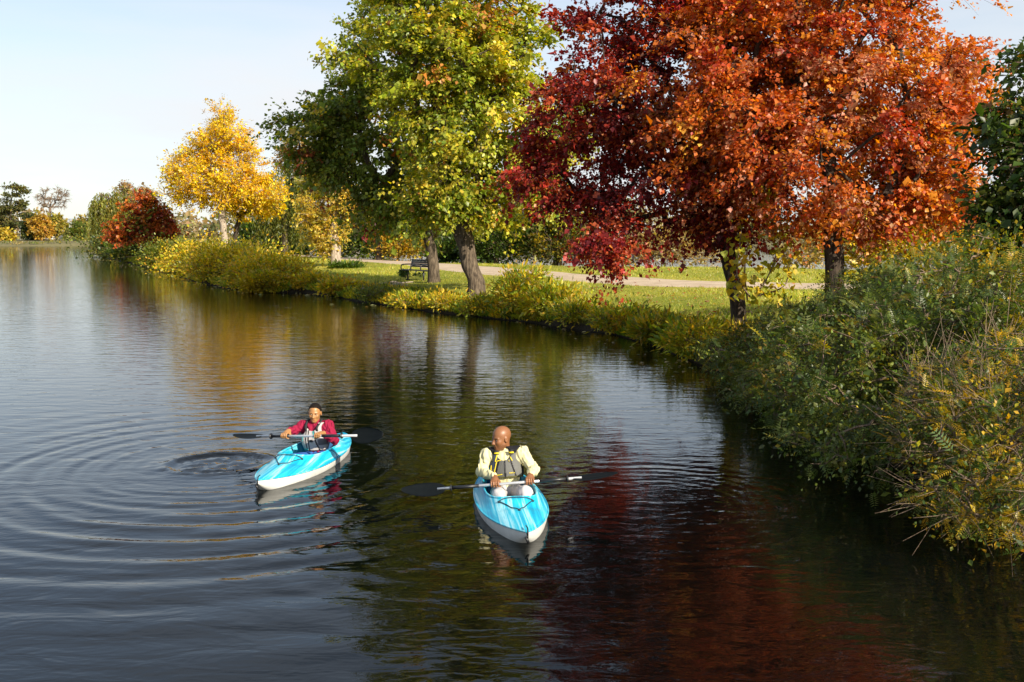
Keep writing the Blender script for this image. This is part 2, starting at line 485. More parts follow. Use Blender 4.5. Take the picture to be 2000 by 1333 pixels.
mrp.inputs['To Min'].default_value = .25; mrp.inputs['To Max'].default_value = 1.0
nt.links.new(nc.outputs['Fac'], mrp.inputs['Value'])
mb_ = N(nt, 'ShaderNodeMath', operation='MULTIPLY'); nt.links.new(nb.outputs['Fac'], mb_.inputs[0]); nt.links.new(mrp.outputs['Result'], mb_.inputs[1])
sc_ = N(nt, 'ShaderNodeMath', operation='MULTIPLY'); nt.links.new(mb_.outputs[0], sc_.inputs[0]); sc_.inputs[1].default_value = .22
ad = N(nt, 'ShaderNodeMath', operation='ADD'); nt.links.new(na.outputs['Fac'], ad.inputs[0]); nt.links.new(sc_.outputs[0], ad.inputs[1])
bp = N(nt, 'ShaderNodeBump', Strength=1.0, Distance=.011)
nt.links.new(ad.outputs[0], bp.inputs['Height']); nt.links.new(bp.outputs['Normal'], b.inputs['Normal'])
M_WATER = m
tag(mesh_np('water', np.column_stack([WX.ravel(), WY.ravel(), WZ.ravel()]), WQ[~hole], M_WATER, smooth=True),
    'dark calm lake water with spreading rings', 'water', kind='structure')
# ---------------------------------------------------------------- trees and shrubs
MAPLE = (np.array([[0, 0, 0], [.18, .48, .10], [.48, .26, .05], [1, 0, -.05], [.48, -.26, .05], [.18, -.48, .10]]),
         np.array([[0, 1, 2], [0, 2, 3], [0, 3, 4], [0, 4, 5]]))
KITE = (np.array([[0, 0, 0], [.42, .44, .09], [1, 0, -.08], [.42, -.44, .09]]), np.array([[0, 1, 2], [0, 2, 3]]))
OVAL = (np.array([[0, 0, 0], [.5, .33, .08], [1, 0, -.06], [.5, -.33, .08]]), np.array([[0, 1, 2], [0, 2, 3]]))
LANCE = (np.array([[0, 0, 0], [.45, .16, .05], [1, 0, -.12], [.45, -.16, .05]]), np.array([[0, 1, 2], [0, 2, 3]]))
def _frond(pairs=8, wid=.30, w=.06):
    """compound leaf: pairs of narrow leaflets along a drooping midrib"""
    V, T = [], []
    for i in range(pairs + 1):
        t = .10 + .90 * i / pairs
        a = np.array([t, 0, -.30 * t * t]); ln = wid * (1 - .65 * abs(t - .45) ** 1.2)
        for sgn in ((-1, 1) if i < pairs else (1,)):
            if i == pairs: dv, sv = np.array([1, 0, -.4]), np.array([0, 1, 0.])
            else: dv, sv = np.array([.42, sgn * .9, -.16]), np.array([.9, -sgn * .42, .1])
            n = len(V)
            V += [a + dv * ln * .12 + sv * w * .9, a + dv * ln * .12 - sv * w * .6, a + dv * ln]
            T += [[n, n + 1, n + 2]]
    return np.array(V, float), np.array(T)
FROND = _frond(12, .30, .036); FROND_S = _frond(7, .34, .056)

def leaves_mesh(name, P, axis, normal, size, cols, shape, parent, mat=None):
    V0, T0 = shape
    ax = axis / (np.linalg.norm(axis, axis=1)[:, None] + 1e-9)
    nn = normal - ax * np.sum(normal * ax, 1)[:, None]
    nn /= np.linalg.norm(nn, axis=1)[:, None] + 1e-9
    bb = np.cross(nn, ax)
    V = P[:, None, :] + size[:, None, None] * (V0[None, :, 0:1] * ax[:, None, :] + V0[None, :, 1:2] * bb[:, None, :] + V0[None, :, 2:3] * nn[:, None, :])
    n, k = len(P), len(V0)
    T = (T0[None] + (np.arange(n) * k)[:, None, None]).reshape(-1, 3)
    return mesh_np(name, V.reshape(-1, 3), T, mat or M_LEAF, parent, np.repeat(cols, k, 0))
def pick_cols(rng, pal, n, clump=None, nclump=1, jit=.22, mixr=.3):
    """palette = [(colour, weight)]; each clump leans to one colour, single leaves stray"""
    pc = np.array([p[0] for p in pal], float); w = np.array([p[1] for p in pal], float); w /= w.sum()
    idx = rng.choice(len(pal), n, p=w)
    if clump is not None:
        ci = rng.choice(len(pal), nclump, p=w)
        idx = np.where(rng.random(n) < mixr, idx, ci[clump])
    c = pc[idx] * np.exp(rng.normal(0, jit, (n, 1))) * np.exp(rng.normal(0, jit * .35, (n, 3)))
    return np.clip(c, .002, .9)
def in_lobes(rng, lobes, n, shell=.55, gap=0):
    lb = np.array([l[:6] for l in lobes], float)
    vol = (lb[:, 3] * lb[:, 4] * lb[:, 5]) ** .8
    wt = np.array([l[6] if len(l) > 6 else 1 for l in lobes]) * vol
    k = rng.choice(len(lb), n, p=wt / wt.sum())
    d = rng.normal(size=(n, 3)); d /= np.linalg.norm(d, axis=1)[:, None]
    r = rng.random(n) ** (1 / (1.5 + 2.5 * shell))
    return lb[k, :3] + d * r[:, None] * lb[k, 3:6], k, d
def grow(rng, trunk, targets, step=.5, rise=.7, bend=.12):
    pos = [np.array(p, float) for p in trunk]; par = [-1] + list(range(len(trunk) - 1))
    ends = []
    nt_ = len(trunk); first = max(1, int(nt_ * .45))
    top = pos[-1]
    order = np.argsort(np.linalg.norm(targets - (pos[first] * .5 + top * .5), axis=1))
    for t in order:
        T = targets[t]; A = np.array(pos)
        dv = T - A; d = np.linalg.norm(dv, axis=1) + 1e-6
        cost = d * (1 + rise * np.maximum(0, -dv[:, 2] / d) + .25 * (np.abs(dv[:, 2]) / d < .1))
        cost[:first] += 50
        j = int(np.argmin(cost)); st = pos[j]; L = d[j]
        k = max(1, int(round(L / step))); prev = j
        sag = np.array([0, 0, 1.0]) * bend * L + rng.normal(0, bend * .6 * L, 3)
        for q in range(1, k + 1):
            u = q / k
            pos.append(st + (T - st) * u + sag * (4 * u * (1 - u)) * .5 + (rng.normal(0, .03, 3) if q < k else 0)); par.append(prev); prev = len(pos) - 1
        ends.append((t, prev))
    pos = np.array(pos); par = np.array(par)
    cnt = np.zeros(len(pos))
    for t, e in ends: cnt[e] += 1
    for i in range(len(pos) - 1, 0, -1): cnt[par[i]] += cnt[i]
    ep = np.zeros(len(targets), int)
    for t, e in ends: ep[t] = e
    return pos, par, np.maximum(cnt, .6), ep
def tubes(V_from, V_to, r0, r1, n=5):
    d = V_to - V_from; L = np.linalg.norm(d, axis=1)[:, None] + 1e-9; d = d / L
    ref = np.where(np.abs(d[:, 2:3]) < .9, np.array([[0, 0, 1.0]]), np.array([[1.0, 0, 0]]))
    u = np.cross(d, ref); u /= np.linalg.norm(u, axis=1)[:, None]; w = np.cross(d, u)
    a = np.arange(n) * 2 * math.pi / n
    ring = np.cos(a)[None, :, None] * u[:, None, :] + np.sin(a)[None, :, None] * w[:, None, :]
    A = V_from[:, None, :] + ring * r0[:, None, None]; B = V_to[:, None, :] + ring * r1[:, None, None]
    V = np.concatenate([A, B], 1); m_ = len(V_from)
    k = np.arange(n); q = np.stack([k, (k + 1) % n, n + (k + 1) % n, n + k], 1)
    Q = (q[None] + (np.arange(m_) * 2 * n)[:, None, None]).reshape(-1, 4)
    return V.reshape(-1, 3), Q
def wood_mesh(name, pos, par, rad, mat, parent, trunk_n, extra=None, flare=1.45, fork=None):
    """trunk as one welded tube with root flare, limbs and twigs as tapering tubes"""
    mb = MB()
    tp = pos[:trunk_n]; tr = rad[:trunk_n].copy()
    fine_ = catmull(tp, 4); rf = np.interp(np.linspace(0, 1, len(fine_)), np.linspace(0, 1, trunk_n), tr)
    n = 12; base_h = fine_[:, 2] - fine_[0, 2]
    V = []
    for i, p in enumerate(fine_):
        a = np.arange(n) * 2 * math.pi / n
        fl = 1 + (flare - 1) * math.exp(-base_h[i] / .25) * (.6 + .4 * np.sin(a * 5 + 1.3)) + .06 * np.sin(a * 3 + base_h[i] * 2) + .04 * np.sin(a * 7 - base_h[i] * 5)
        V.append(np.column_stack([p[0] + rf[i] * fl * np.cos(a), p[1] + rf[i] * fl * np.sin(a), np.full(n, p[2] - (.15 if i == 0 else 0))]))
    V = np.concatenate(V)
    Q = [[i * n + k, i * n + (k + 1) % n, (i + 1) * n + (k + 1) % n, (i + 1) * n + k] for i in range(len(fine_) - 1) for k in range(n)]
    mb.add(V, Q)
    ch = np.arange(trunk_n, len(pos))
    if len(ch):
        pp = par[ch]; r1 = rad[ch]; r0 = np.minimum(rad[pp], r1 * 1.35)
        v, q = tubes(pos[pp], pos[ch], r0, r1, 6); mb.add(v, q)
    if fork is not None:
        fp = catmull(fork[0], 6); mb.tube(fp, np.interp(np.linspace(0, 1, len(fp)), [0, 1], fork[1]), 10)
    if extra is not None:
        v, q = tubes(*extra, 3); mb.add(v, q)
    return mb.build(name, mat, parent, smooth=True)

def px_lobes(Y, L):
    out = []
    for l in L:
        px, py, rx, rz = l[:4]; dy = l[4] if len(l) > 4 else 0; ry = l[5] if len(l) > 5 else None
        c = at_y(px, py, Y + dy); k = (Y + dy) / F_PX
        out.append((c[0], c[1], c[2], rx * k, ry if ry else (rx + rz) * .5 * k, rz * k, l[6] if len(l) > 6 else 1.0))
    return out
def tree(name, label, base, Y, lobes, pal, clumps=120, per=200, leaf=.14, clump_r=.55, shape=MAPLE, bark=None, trunk_r=.2,
         group=None, seed=1, trunk_top=None, shell=.5, flat=.6, lean=(0, 0), droop=.2, twigs=4, rise=.7, parts_extra=None, pipe=.42, mixr=.3, bend=.12, base_z=None, fork=None, cat='tree', sprays=7, spray_up=.0):
    rng = np.random.default_rng(seed)
    bx = at_y(base, 500, Y)[0]
    bz = gz(bx, Y) if base_z is None else base_z
    root = empty(name, (bx, Y, bz))
    tag(root, label, cat, group)
    O = np.array([bx, Y, bz])
    lob = px_lobes(Y, lobes)
    tg, k, dd = in_lobes(rng, lob, clumps, shell)
    tg = tg[tg[:, 2] > bz + .6]
    cen = np.average(np.array([l[:3] for l in lob]), axis=0, weights=[l[3] * l[5] for l in lob])
    zt = trunk_top if trunk_top else (cen[2] - bz) * 1.05
    nT = max(5, int(zt / .5))
    tpts = []
    for i in range(nT + 1):
        u = i / nT
        tpts.append(O + np.array([(cen[0] - bx) * u ** 1.8 * .8 + lean[0] * u + rng.normal(0, .02 * zt * .3) * (0 < u), (cen[1] - Y) * u ** 1.8 * .8 + lean[1] * u, zt * u]))
    pos, par, cnt, ep = grow(rng, tpts, tg, step=max(.35, zt * .05), rise=rise, bend=bend)
    rad = trunk_r * (cnt / cnt[0]) ** pipe
    rad[:nT + 1] = np.maximum(rad[:nT + 1], trunk_r * np.linspace(1, .22, nT + 1))
    rad = np.maximum(rad, .008 * Y / 30)
    # leaves
    nL = len(tg) * per
    ci = np.repeat(np.arange(len(tg)), per)
    big = np.exp(rng.normal(0, .25, len(tg)))
    # each clump is a handful of leafy sprays running outwards along thin twigs
    nS = sprays; si = ci * nS + rng.integers(0, nS, nL); nT_ = len(tg) * nS
    sc_i = np.repeat(np.arange(len(tg)), nS)
    ow = tg - cen; ow[:, 2] *= .5; ow /= np.linalg.norm(ow, axis=1)[:, None] + 1e-6
    sd = .55 * ow[sc_i] + rng.normal(0, 1, (nT_, 3)) * np.array([.75, .75, .75 * flat]) + np.array([0, 0, spray_up])
    sd /= np.linalg.norm(sd, axis=1)[:, None]
    sl = clump_r * big[sc_i] * rng.uniform(.6, 1.35, nT_)
    t_ = rng.random(nL) ** .75
    bow = droop * sl[si] * t_ ** 2
    P = tg[ci] + sd[si] * (sl[si] * t_)[:, None] + rng.normal(0, .10 * clump_r + .25 * leaf, (nL, 3)) * np.array([1, 1, .7])
    P[:, 2] -= bow
    axis = .9 * sd[si] + rng.normal(0, .65, (nL, 3)) + np.array([0, 0, -.35])
    nrm = np.array([0, 0, .85]) + .3 * ow[ci] + rng.normal(0, .5, (nL, 3))
    size = leaf * np.exp(rng.normal(0, .34, nL))
    cols = pick_cols(rng, pal, nL, ci, len(tg), mixr=mixr)
    cols *= np.exp(rng.normal(0, .12, nT_))[si][:, None]
    extra = None
    if twigs:
        A = tg[sc_i]; B = A + sd * (sl * .95)[:, None]; B[:, 2] -= droop * sl
        A = np.where((rng.random(nT_) < .4)[:, None], pos[ep[sc_i]], A)
        r = np.full(nT_, .0055 * Y / 30)
        extra = (A - O, B - O, r, r * .35)
    wood_mesh('trunk', pos - O, par, rad, bark or M_BARK, root, nT + 1, extra, fork=None if fork is None else (np.array([at_y(*q, Y + .1) for q in fork[0]]) - O, fork[1]))
    cr = leaves_mesh('crown', P - O, axis, nrm, size, cols, shape, root)
    cr['kind'] = 'stuff'
    return root, pos, rad, ep

def shrub(name, label, lobes_w, pal, clumps=60, per=40, leaf=.1, clump_r=.3, shape=OVAL, seed=1, group=None, cat='shrub', up=.6, flat=.8,
          stems=6, base=None, shell=.6, bark=None, droop=0, rosette=False, small=0, small_leaf=.05, mixr=.35, twig_r=.006, bare=0):
    rng = np.random.default_rng(seed)
    lob = np.array([l[:6] for l in lobes_w], float)
    c = lob[:, :3].mean(0)
    if base is None: base = (c[0], c[1])
    bz = max(gz(*base), 0.0) if base[1] < 170 else far_z()
    O = np.array([base[0], base[1], bz])
    root = empty(name, tuple(O)); tag(root, label, cat, group)
    tg, k, dd = in_lobes(rng, lobes_w, clumps, shell)
    lowlim = .08
    tg[:, 2] = np.maximum(tg[:, 2], lowlim + rng.random(len(tg)) * .15)
    st = O + rng.normal(0, 1, (stems, 3)) * np.array([lob[:, 3].max() * .25, lob[:, 4].max() * .25, 0])
    st[:, 2] = np.array([max(gz(*p[:2]), .0) if p[1] < 170 else far_z() for p in st]) - .1
    mid = st + (c - st) * .35 + rng.normal(0, .1, st.shape)
    pos = [O]; par = [-1]
    for a, b_ in zip(st, mid): pos += [a, b_]; par += [0, len(pos) - 2]
    start = list(pos); sp = list(par)
    # connect clumps to the nearest stem node
    P_ = [np.array(p) for p in start]; R_ = list(sp); ends = []
    order = np.argsort(np.linalg.norm(tg - c, axis=1))
    for t in order:
        A = np.array(P_); dv = tg[t] - A; d = np.linalg.norm(dv, axis=1); d[0] += 99
        d[1:1 + 2 * len(st):2] += 99
        cost = d * (1 + .5 * np.maximum(0, -dv[:, 2] / (d + 1e-6)))
        j = int(np.argmin(cost)); m_ = (A[j] + tg[t]) / 2 + np.array([0, 0, .12 * d[j]]) + rng.normal(0, .06 * d[j], 3)
        P_.append(m_); R_.append(j); P_.append(tg[t]); R_.append(len(P_) - 2); ends.append(len(P_) - 1)
    pos = np.array(P_); par = np.array(R_)
    cnt = np.zeros(len(pos))
    for e in ends: cnt[e] += 1
    for i in range(len(pos) - 1, 0, -1): cnt[par[i]] += cnt[i]
    rad = twig_r * np.maximum(cnt, 1) ** .45
    chn = np.array([i for i in range(1, len(pos)) if par[i] != 0])
    v, q = tubes(pos[par[chn]] - O, pos[chn] - O, np.minimum(rad[par[chn]], rad[chn] * 1.5), rad[chn], 4)
    nL = len(tg) * per; ci = np.repeat(np.arange(len(tg)), per)
    if bare:
        keepc = rng.random(len(tg)) > bare
        ci = ci[keepc[ci]]; nL = len(ci)
    big = np.exp(rng.normal(0, .25, len(tg)))
    off = rng.normal(size=(nL, 3)) * np.array([1, 1, flat]) * (clump_r * .6 * big)[ci][:, None]
    P = tg[ci] + off
    P[:, 2] = np.maximum(P[:, 2], .05 + .05 * rng.random(nL))
    outw = P - c; outw /= np.linalg.norm(outw, axis=1)[:, None] + 1e-6
    axis = .8 * outw + .6 * off / (clump_r + 1e-6) + rng.normal(0, .5, (nL, 3)) + np.array([0, 0, up - droop])
    nrm = np.array([0, 0, .8]) + .4 * outw + rng.normal(0, .45, (nL, 3))
    if rosette:      # fronds fan out from the shoot tips
        P = tg[ci] + .45 * off
        P[:, 2] = np.maximum(P[:, 2], .08)
        axis = .75 * outw + rng.normal(0, .62, (nL, 3)) + np.array([0, 0, up - droop])
        nrm = np.array([0, 0, 1.0]) + rng.normal(0, .3, (nL, 3))
    size = leaf * np.exp(rng.normal(0, .25, nL))
    cols = pick_cols(rng, pal, nL, ci, len(tg), mixr=mixr)
    mb = MB(); mb.add(v, q)
    sel = rng.integers(0, nL, min(nL, len(tg) * 4))
    near = ends and pos[np.array(ends)]
    epos = np.empty((len(tg), 3)); epos[order] = near
    v, q = tubes(epos[ci[sel]] - O, P[sel] - O, np.full(len(sel), twig_r * .8), np.full(len(sel), twig_r * .3), 3); mb.add(v, q)
    if bare:
        nb_ = int(len(tg) * 4.5); tsel = rng.integers(0, len(tg), nb_)
        A = epos[tsel]; d_ = A - c; d_ /= np.linalg.norm(d_, axis=1)[:, None]
        B = A + (d_ * .8 + rng.normal(0, .55, (nb_, 3)) + np.array([0, 0, .15])) * clump_r * 1.0
        B[:, 2] = np.maximum(B[:, 2], .04)
        v, q = tubes(A - O, B - O, np.full(nb_, twig_r * .9), np.full(nb_, twig_r * .35), 3); mb.add(v, q)
    mb.build('stems', bark or M_TWIG, root, smooth=True)
    f = leaves_mesh('foliage', P - O, axis, nrm, size, cols, shape, root); f['kind'] = 'stuff'
    if small:        # fine small leaves filling in between the compound ones
        n2 = len(tg) * small; c2 = np.repeat(np.arange(len(tg)), small)
        P2 = tg[c2] + rng.normal(size=(n2, 3)) * np.array([1, 1, .8]) * clump_r * .48
        P2[:, 2] = np.maximum(P2[:, 2], .06)
        o2 = P2 - c; o2 /= np.linalg.norm(o2, axis=1)[:, None] + 1e-6
        f2 = leaves_mesh('small_leaves', P2 - O, .6 * o2 + rng.normal(0, .7, (n2, 3)), np.array([0, 0, .8]) + .4 * o2 + rng.normal(0, .5, (n2, 3)), small_leaf * np.exp(rng.normal(0, .3, n2)),
                         pick_cols(rng, pal, n2, c2, len(tg), mixr=mixr), OVAL, root)
        f2['kind'] = 'stuff'
    return root

# palettes (real leaf colours)
RED = [((0.244, 0.022, 0.020), 5), ((0.342, 0.039, 0.022), 4), ((0.439, 0.091, 0.030), 2.4), ((0.134, 0.015, 0.017), 3), ((0.537, 0.171, 0.037), .8)]
ORANGE = [((0.552, 0.144, 0.021), 4), ((0.483, 0.098, 0.021), 4), ((0.632, 0.230, 0.023), 3), ((0.506, 0.218, 0.109), 4.5), ((0.368, 0.052, 0.021), 1.8), ((0.690, 0.345, 0.046), .8)]
GREEN = [((.075, .125, .012), 4), ((.13, .18, .014), 4), ((.24, .25, .02), 2.2), ((.045, .085, .010), 2.2), ((.38, .30, .025), .7), ((.34, .13, .02), .25)]
GREEN_L = [((0.367, 0.378, 0.032), 4), ((0.475, 0.432, 0.037), 3), ((0.216, 0.270, 0.026), 3), ((0.605, 0.464, 0.043), 1.6), ((0.518, 0.238, 0.049), .4), ((0.130, 0.173, 0.019), 1.5)]
GREEN_D = [((0.169, 0.215, 0.036), 5), ((0.234, 0.273, 0.039), 3), ((0.338, 0.351, 0.039), 2), ((0.546, 0.416, 0.039), .5), ((0.416, 0.117, 0.033), .3)]
YELLOW = [((.82, .54, .014), 5), ((.84, .60, .022), 4), ((.76, .45, .014), 3), ((.58, .42, .022), 1.2), ((.82, .42, .012), .8)]
YELGRN = [((0.605, 0.448, 0.025), 4), ((0.426, 0.370, 0.027), 3.5), ((0.246, 0.269, 0.025), 2.2), ((0.717, 0.470, 0.022), 3), ((0.515, 0.291, 0.028), 1.2)]
BANKPAL = [((0.356, 0.371, 0.030), 4), ((0.535, 0.446, 0.030), 4), ((0.193, 0.267, 0.024), 3), ((0.713, 0.460, 0.023), 2), ((0.446, 0.297, 0.045), 1.2)]
OLIVE = [((.20, .21, .03), 4), ((.28, .25, .035), 4), ((.14, .15, .022), 3), ((.36, .28, .04), 1.5)]
FERN = [((.090, .130, .024), 5), ((.125, .160, .026), 4), ((.19, .20, .026), 2.4), ((.055, .085, .020), 3), ((.38, .29, .02), .6), ((.24, .15, .025), .5)]
FERN_Y = [((.10, .14, .02), 3), ((.34, .26, .02), 3), ((.50, .31, .015), 2), ((.06, .10, .016), 3)]
HEDGE = [((0.042, 0.074, 0.012), 5), ((0.066, 0.108, 0.014), 4), ((0.120, 0.156, 0.017), 1.5), ((0.360, 0.264, 0.024), .5)]
RUST = [((.44, .10, .02), 4), ((.52, .17, .02), 3), ((.32, .05, .02), 3), ((.16, .20, .02), 1.8)]
TAN = [((.42, .27, .10), 4), ((.34, .22, .08), 3), ((.48, .30, .07), 2)]
REEDS = [((.52, .40, .18), 4), ((.44, .31, .10), 3), ((.50, .34, .06), 2)]

# --- the big trees on the spit
tree('red_maple', 'deep crimson maple whose drooping bough hangs over the path, left of the orange maple', 1449, 20.9,
     [(1290, 300, 190, 130), (1180, 190, 130, 95), (1230, 70, 150, 90), (1400, 40, 170, 120), (1085, 290, 60, 70), (1060, 352, 85, 26, 0, .9),
      (1180, 395, 105, 70), (1192, 470, 55, 62, -1, 1.2), (1390, 410, 110, 55), (1330, -110, 200, 110), (1130, 30, 60, 40, 1), (1450, 250, 150, 140)],
     RED, clumps=400, per=260, leaf=.071, clump_r=.56, trunk_r=.155, flat=.4, shape=KITE, seed=3, bark=M_BARK_DK, trunk_top=4.0, rise=.5, droop=.35)
tree('orange_maple', 'orange-leaved maple filling the upper right, right of the crimson maple', 1632, 19.6,
     [(1600, 290, 220, 140), (1700, 150, 210, 130), (1480, 210, 180, 110), (1760, 330, 150, 95), (1540, 60, 210, 120), (1650, -110, 260, 140),
      (1440, 330, 130, 70), (1840, 230, 90, 140), (1640, 410, 190, 50), (1340, 190, 100, 90, -.5), (1850, 400, 80, 40), (1420, 100, 120, 90, -.5), (1420, 280, 110, 70, -.5)],
     ORANGE, clumps=450, per=275, leaf=.070, clump_r=.60, trunk_r=.18, flat=.4, shape=KITE, seed=5, bark=M_BARK_DK, trunk_top=4.3, rise=.5, droop=.3)
tree('green_maple', 'tall yellow-green maple with a forked trunk, nearest the water left of the crimson tree', 928, 34.5,
     [(930, 110, 130, 95), (850, 50, 110, 80), (1010, 220, 70, 105), (910, 270, 130, 90), (975, 380, 80, 48), (820, -70, 130, 90), (960, -90, 110, 90),
      (890, 370, 95, 60), (1010, 60, 60, 70), (720, 110, 60, 32), (1040, 330, 45, 60), (870, 170, 120, 80), (935, 412, 75, 24), (1030, 395, 52, 38), (845, 380, 66, 40)],
     GREEN_L, clumps=350, per=220, leaf=.118, clump_r=.85, trunk_r=.29, flat=.45, shape=KITE, seed=7, trunk_top=7.5, lean=(-1.1, .3), rise=.6, fork=([(928, 545), (912, 500), (893, 455), (872, 400), (850, 330)], (.22, .1)))
tree('bench_maple', 'dark green maple with a straight single trunk right beside the bench', 846, 41,
     [(700, 260, 120, 75), (640, 235, 70, 45), (785, 370, 95, 65), (760, 160, 90, 70), (860, 380, 66, 42), (630, 310, 55, 45), (700, 180, 60, 45), (760, 60, 70, 70), (830, 300, 90, 80), (615, 270, 50, 40), (690, 340, 80, 50), (770, 405, 75, 30)],
     GREEN_D, clumps=280, per=180, leaf=.133, clump_r=.95, trunk_r=.23, flat=.45, shape=KITE, seed=9, trunk_top=6.5, rise=.6)
tree('yellow_tree', 'bright golden yellow tree with a pale trunk, tallest on the left', 438, 78,
     [(433, 285, 50, 48), (433, 240, 17, 28, 0, 1.0), (425, 355, 92, 42), (375, 342, 46, 38), (500, 372, 48, 36), (440, 386, 102, 18), (480, 305, 33, 38), (392, 300, 34, 36), (350, 378, 32, 22), (525, 386, 30, 16)],
     YELLOW, clumps=300, per=150, leaf=.14, clump_r=.95, spray_up=.45, droop=.05, shape=OVAL, trunk_r=.27, seed=11, bark=M_BARK_LT, trunk_top=9.5, rise=1.1, flat=.75, pipe=.5)
tree('slender_tree', 'thin dark-trunked young yellow tree just right of the golden tree', 455, 80,
     [(470, 400, 50, 22), (500, 380, 40, 22), (520, 410, 30, 16)], YELLOW, clumps=50, per=60, leaf=.22, clump_r=.6, shape=OVAL, trunk_r=.2, seed=12, bark=M_BARK_DK, rise=1.0)
# leaning ivy-clad tree left of the path
tree('ivy_tree', 'small leaning ochre tree with a bushy ivy-clad trunk beside the path', 656, 57,
     [(640, 400, 48, 48), (615, 430, 28, 50), (670, 370, 42, 35), (690, 410, 26, 36), (625, 360, 30, 24), (645, 460, 26, 26), (630, 480, 14, 18)],
     [((.62, .45, .06), 4), ((.52, .40, .06), 4), ((.36, .33, .05), 2.5), ((.68, .46, .05), 2)], clumps=190, per=110, leaf=.12, clump_r=.6, shape=OVAL, spray_up=.4, trunk_r=.28, seed=13, bark=M_BARK_LT, trunk_top=3.5, rise=1.2)
tree('burgundy_tree', 'dark burgundy tree half hidden behind the dark green maple and the ochre tree', 740, 74,
     [(735, 410, 50, 36), (700, 405, 26, 22), (770, 430, 36, 26), (740, 380, 36, 22)], [((.13, .016, .016), 4), ((.20, .03, .018), 4), ((.28, .08, .02), 2)],
     clumps=110, per=90, leaf=.18, clump_r=.8, shape=KITE, seed=14, bark=M_BARK_DK)
tree('rust_tree', 'low spreading rust-red tree at the water left of the golden tree', 282, 84,
     [(275, 445, 62, 26), (285, 410, 34, 26), (320, 450, 26, 26), (240, 455, 28, 18), (300, 425, 30, 22), (283, 392, 14, 12)], RUST,
     clumps=130, per=110, leaf=.17, clump_r=.8, flat=.4, shape=KITE, seed=15, bark=M_BARK_DK, rise=.6)
def weeping(name, label, base, Y, lobes, pal, seed, strands=260, leaf=.2, length=4.5, bark=None):
    """willow: domed head with hanging strands of narrow leaves"""
    rng = np.random.default_rng(seed)
    bx = at_y(base, 500, Y)[0]; bz = gz(bx, Y); O = np.array([bx, Y, bz])
    root = empty(name, tuple(O)); tag(root, label, 'tree')
    lob = px_lobes(Y, lobes)
    tg, k, dd = in_lobes(rng, lob, strands, 1.0)
    cen = np.mean([l[:3] for l in lob], axis=0)
    nT = 8; zt = (cen[2] - bz) * .95
    tp = [O + np.array([(cen[0] - bx) * (i / nT) ** 1.5, 0, zt * i / nT]) for i in range(nT + 1)]
    pos, par, cnt, ep = grow(rng, tp, tg[::4], .8, .6, .2)
    rad = np.maximum(.28 * (cnt / cnt[0]) ** .45, .02); rad[:nT + 1] = np.maximum(rad[:nT + 1], np.linspace(.28, .1, nT + 1))
    wood_mesh('trunk', pos - O, par, rad, bark or M_BARK, root, nT + 1)
    Ps, Ax = [], []
    for s in tg:
        L = length * rng.uniform(.4, 1); L = min(L, s[2] - bz - .3)
        n = int(L / .09) + 4; t = np.linspace(0, 1, n)
        dr = rng.normal(0, .5, 2) + (s[:2] - cen[:2]) * .06
        p = np.column_stack([s[0] + dr[0] * t ** .6, s[1] + dr[1] * t ** .6, s[2] + .25 * np.sin(t * 3.1) - L * t ** 1.2])
        Ps.append(p + rng.normal(0, .05, p.shape)); Ax.append(np.column_stack([rng.normal(0, .4, n), rng.normal(0, .4, n), -np.ones(n)]))
    P = np.concatenate(Ps); A = np.concatenate(Ax); nL = len(P)
    ci = np.repeat(np.arange(len(tg)), [len(p) for p in Ps])
    f = leaves_mesh('crown', P - O, A, rng.normal(0, 1, (nL, 3)) + np.array([.4, -.5, .3]), leaf * np.exp(rng.normal(0, .2, nL)), pick_cols(rng, pal, nL, ci, len(tg), jit=.2), LANCE, root)
    f['kind'] = 'stuff'
weeping('willow_tree', 'olive-green weeping willow between the golden tree and the ochre ivy-clad tree', 556, 88,
        [(560, 360, 44, 40), (585, 345, 30, 30), (530, 395, 26, 40)], [((.13, .15, .02), 4), ((.20, .19, .025), 3), ((.09, .11, .018), 3)], 17, 300, .26, 5.5)
weeping('willow_tree', 'pale olive weeping willow at the tip of the spit, left of the rust-red tree', 205, 112,
        [(205, 400, 26, 26), (238, 385, 24, 22), (190, 420, 16, 26)], OLIVE, 18, 280, .28, 5.0)
tree('tan_tree', 'thin sandy-brown tree rising behind the rust-red tree', 262, 120, [(262, 372, 24, 16), (245, 365, 16, 12), (285, 378, 18, 12), (265, 395, 30, 16)], TAN,
     clumps=70, per=40, leaf=.22, clump_r=.7, shape=OVAL, trunk_r=.16, seed=19, bark=M_TWIG)
tree('amber_tree', 'thinly leaved amber tree rising behind the olive willow', 590, 98,
     [(585, 290, 36, 22), (560, 315, 22, 18), (615, 310, 30, 24), (600, 350, 40, 26)], [((.45, .28, .06), 4), ((.36, .22, .05), 3), ((.26, .2, .05), 2)],
     clumps=90, per=45, leaf=.24, clump_r=.8, shape=OVAL, trunk_r=.25, seed=20, bark=M_TWIG)
